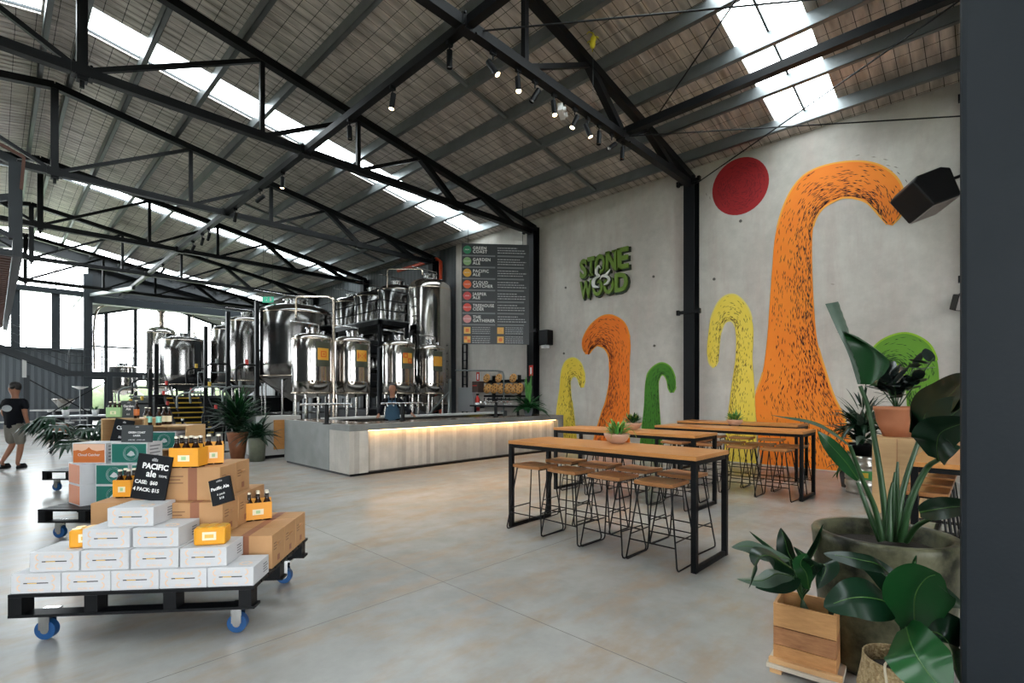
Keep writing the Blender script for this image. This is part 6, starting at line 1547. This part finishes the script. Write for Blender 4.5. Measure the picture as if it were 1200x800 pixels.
m = MB(); m.lathe([(0,-.001),(.075,0)], 24); m.v = [(x*1.5-.01, -.150, y*.95+1.33) for x, y, z in m.v]; m.build('back_print', M('back_print_grey', (.35,.37,.38), .8), t)
m = MB(); m.lathe([(0,.12),(.07,.105),(.10,.06),(.108,0),(.100,-.045),(.085,-.07)], 20, (-.022,.045,1.80)); m.lathe([(0,.055),(.045,.03),(.05,0),(.03,-.04),(0,-.05)], 14, (.02,-.06,1.80)); m.build('hair', hair_mat, t)
face(t, (-.03,.03,1.755), (-1,.25,0), .098)
m = MB(); m.lathe([(0,-.04),(.05,-.03),(.062,.02),(.05,.035)], 16, (-.065,.045,1.695)); m.build('beard', hair_mat, t)
for x, y, z in ((.12,.05,.0), (-.195,-.0,.004)): m = MB(); m.lathe([(0,0),(.05,.0),(.055,.03),(.045,.07),(.036,.1)], 14); m.v = [(a+x, b*2.3+y, c+z) for a, b, c in m.v]; m.build('shoe', black, t)
# bartender
px_b = 460; t_ = (px_b-600)/FPX; yb = 10.55; f = yb/(cy-t_*sy); q = Vector((f*(t_*cy+sy), yb, 0))
t = empty('person', tuple(q), -YAW+.12, 'smiling bartender in black long-sleeved top and blue apron behind the bar', 'person')
Z = .09
V = {'pel': ((0,0,.95+Z), (.15,.11)), 'sp': ((0,.0,1.12+Z), (.13,.10)), 'ch': ((0,0,1.33+Z), (.155,.11)), 'nk0': ((0,0,1.46+Z), (.08,.06)), 'nk': ((0,-.01,1.53+Z), .05), 'hd0': ((0,-.02,1.605+Z), (.085,.09)), 'hd': ((0,-.02,1.69+Z), (.112,.12)), 'hdt': ((0,-.01,1.79+Z), (.085,.095)),
     's1': ((.18,0,1.40+Z), .06), 'e1': ((.33,-.12,1.21+Z), .045), 'w1': ((.50,-.30,1.10+Z-.03), .030), 's-1': ((-.18,0,1.40+Z), .06), 'e-1': ((-.27,-.05,1.17+Z), .045), 'w-1': ((-.30,-.28,1.07+Z-.02), .030),
     'h1': ((.10,0,.90+Z), .10), 'k1': ((.11,.0,.50+Z), .065), 'a1': ((.11,.03,.10), .04), 'ft1': ((.11,-.04,.05), (.04,.03)), 'tt1': ((.11,-.14,.035), (.036,.025)), 'h-1': ((-.10,0,.90+Z), .10), 'k-1': ((-.11,0,.50+Z), .065), 'a-1': ((-.11,.03,.10), .04), 'ft-1': ((-.11,-.04,.05), (.04,.03)), 'tt-1': ((-.11,-.14,.035), (.036,.025))}
E_ = [('pel','sp'),('sp','ch'),('ch','nk0'),('nk0','nk'),('nk','hd0'),('hd0','hd'),('hd','hdt'),('ch','s1'),('s1','e1'),('e1','w1'),('ch','s-1'),('s-1','e-1'),('e-1','w-1'),('pel','h1'),('h1','k1'),('k1','a1'),('a1','ft1'),('ft1','tt1'),('pel','h-1'),('h-1','k-1'),('k-1','a-1'),('a-1','ft-1'),('ft-1','tt-1')]
hand(V, E_, 1, V['w1'][0], (.5,-.8,-.35), (-.2,0,-1), .1); hand(V, E_, -1, V['w-1'][0], (0,-.9,-.35), (0,0,-1), .1)
skinned('body', V, E_, skin, t)
S_ = {'b': ((0,0,.92+Z), (.165,.125)), 'm': ((0,0,1.12+Z), (.15,.115)), 'c': ((0,0,1.33+Z), (.175,.125)), 'n': ((0,-.0,1.47+Z), (.09,.075)), 'r': ((.185,0,1.39+Z), .078), 'r2': ((.33,-.12,1.21+Z), .062), 'r3': ((.485,-.285,1.08+Z), .045), 'l': ((-.185,0,1.39+Z), .078), 'l2': ((-.27,-.05,1.17+Z), .062), 'l3': ((-.30,-.26,1.06+Z), .045)}
skinned('long_sleeved_top', S_, [('b','m'),('m','c'),('c','n'),('c','r'),('r','r2'),('r2','r3'),('c','l'),('l','l2'),('l2','l3')], shirt_black, t)
S_ = {'h': ((0,0,.92+Z), (.17,.13)), 'r': ((.105,0,.86+Z), .11), 'r2': ((.115,0,.48+Z), .085), 'r3': ((.115,.02,.12), .07), 'l': ((-.105,0,.86+Z), .11), 'l2': ((-.115,0,.48+Z), .085), 'l3': ((-.115,.02,.12), .07)}
skinned('trousers', S_, [('h','r'),('r','r2'),('r2','r3'),('h','l'),('l','l2'),('l2','l3')], shirt_black, t)
m = MB(); n = 9; rows = [(.62,.175,.15),(.9,.18,.15),(1.12,.16,.138),(1.28,.13,.142),(1.40,.10,.135)]; vs = []
for (z, wx, dy) in rows:
    for k in range(n): a = PI*(k/(n-1)-.5)*.95; vs.append((wx*math.sin(a)*1.08, -dy*math.cos(a)*1.04-.012, z+Z))
m.add(vs, [(i*n+j, i*n+j+1, (i+1)*n+j+1, (i+1)*n+j) for i in range(len(rows)-1) for j in range(n-1)], True); m.build('apron', apron_blue, t)
MB().tube([(-.08,-.14,1.39+Z),(-.08,-.09,1.47+Z),(-.05,.06,1.50+Z),(.05,.06,1.50+Z),(.08,-.09,1.47+Z),(.08,-.14,1.39+Z)], .010, 6).build('apron_strap', apron_blue, t)
m = MB(); m.lathe([(0,.14),(.08,.12),(.115,.065),(.122,.0),(.115,-.07),(.09,-.12)], 20, (0,.035,1.685+Z)); m.build('hair', hair_mat, t)
face(t, (0,-.03,1.665+Z), (0,-1,0), .102)
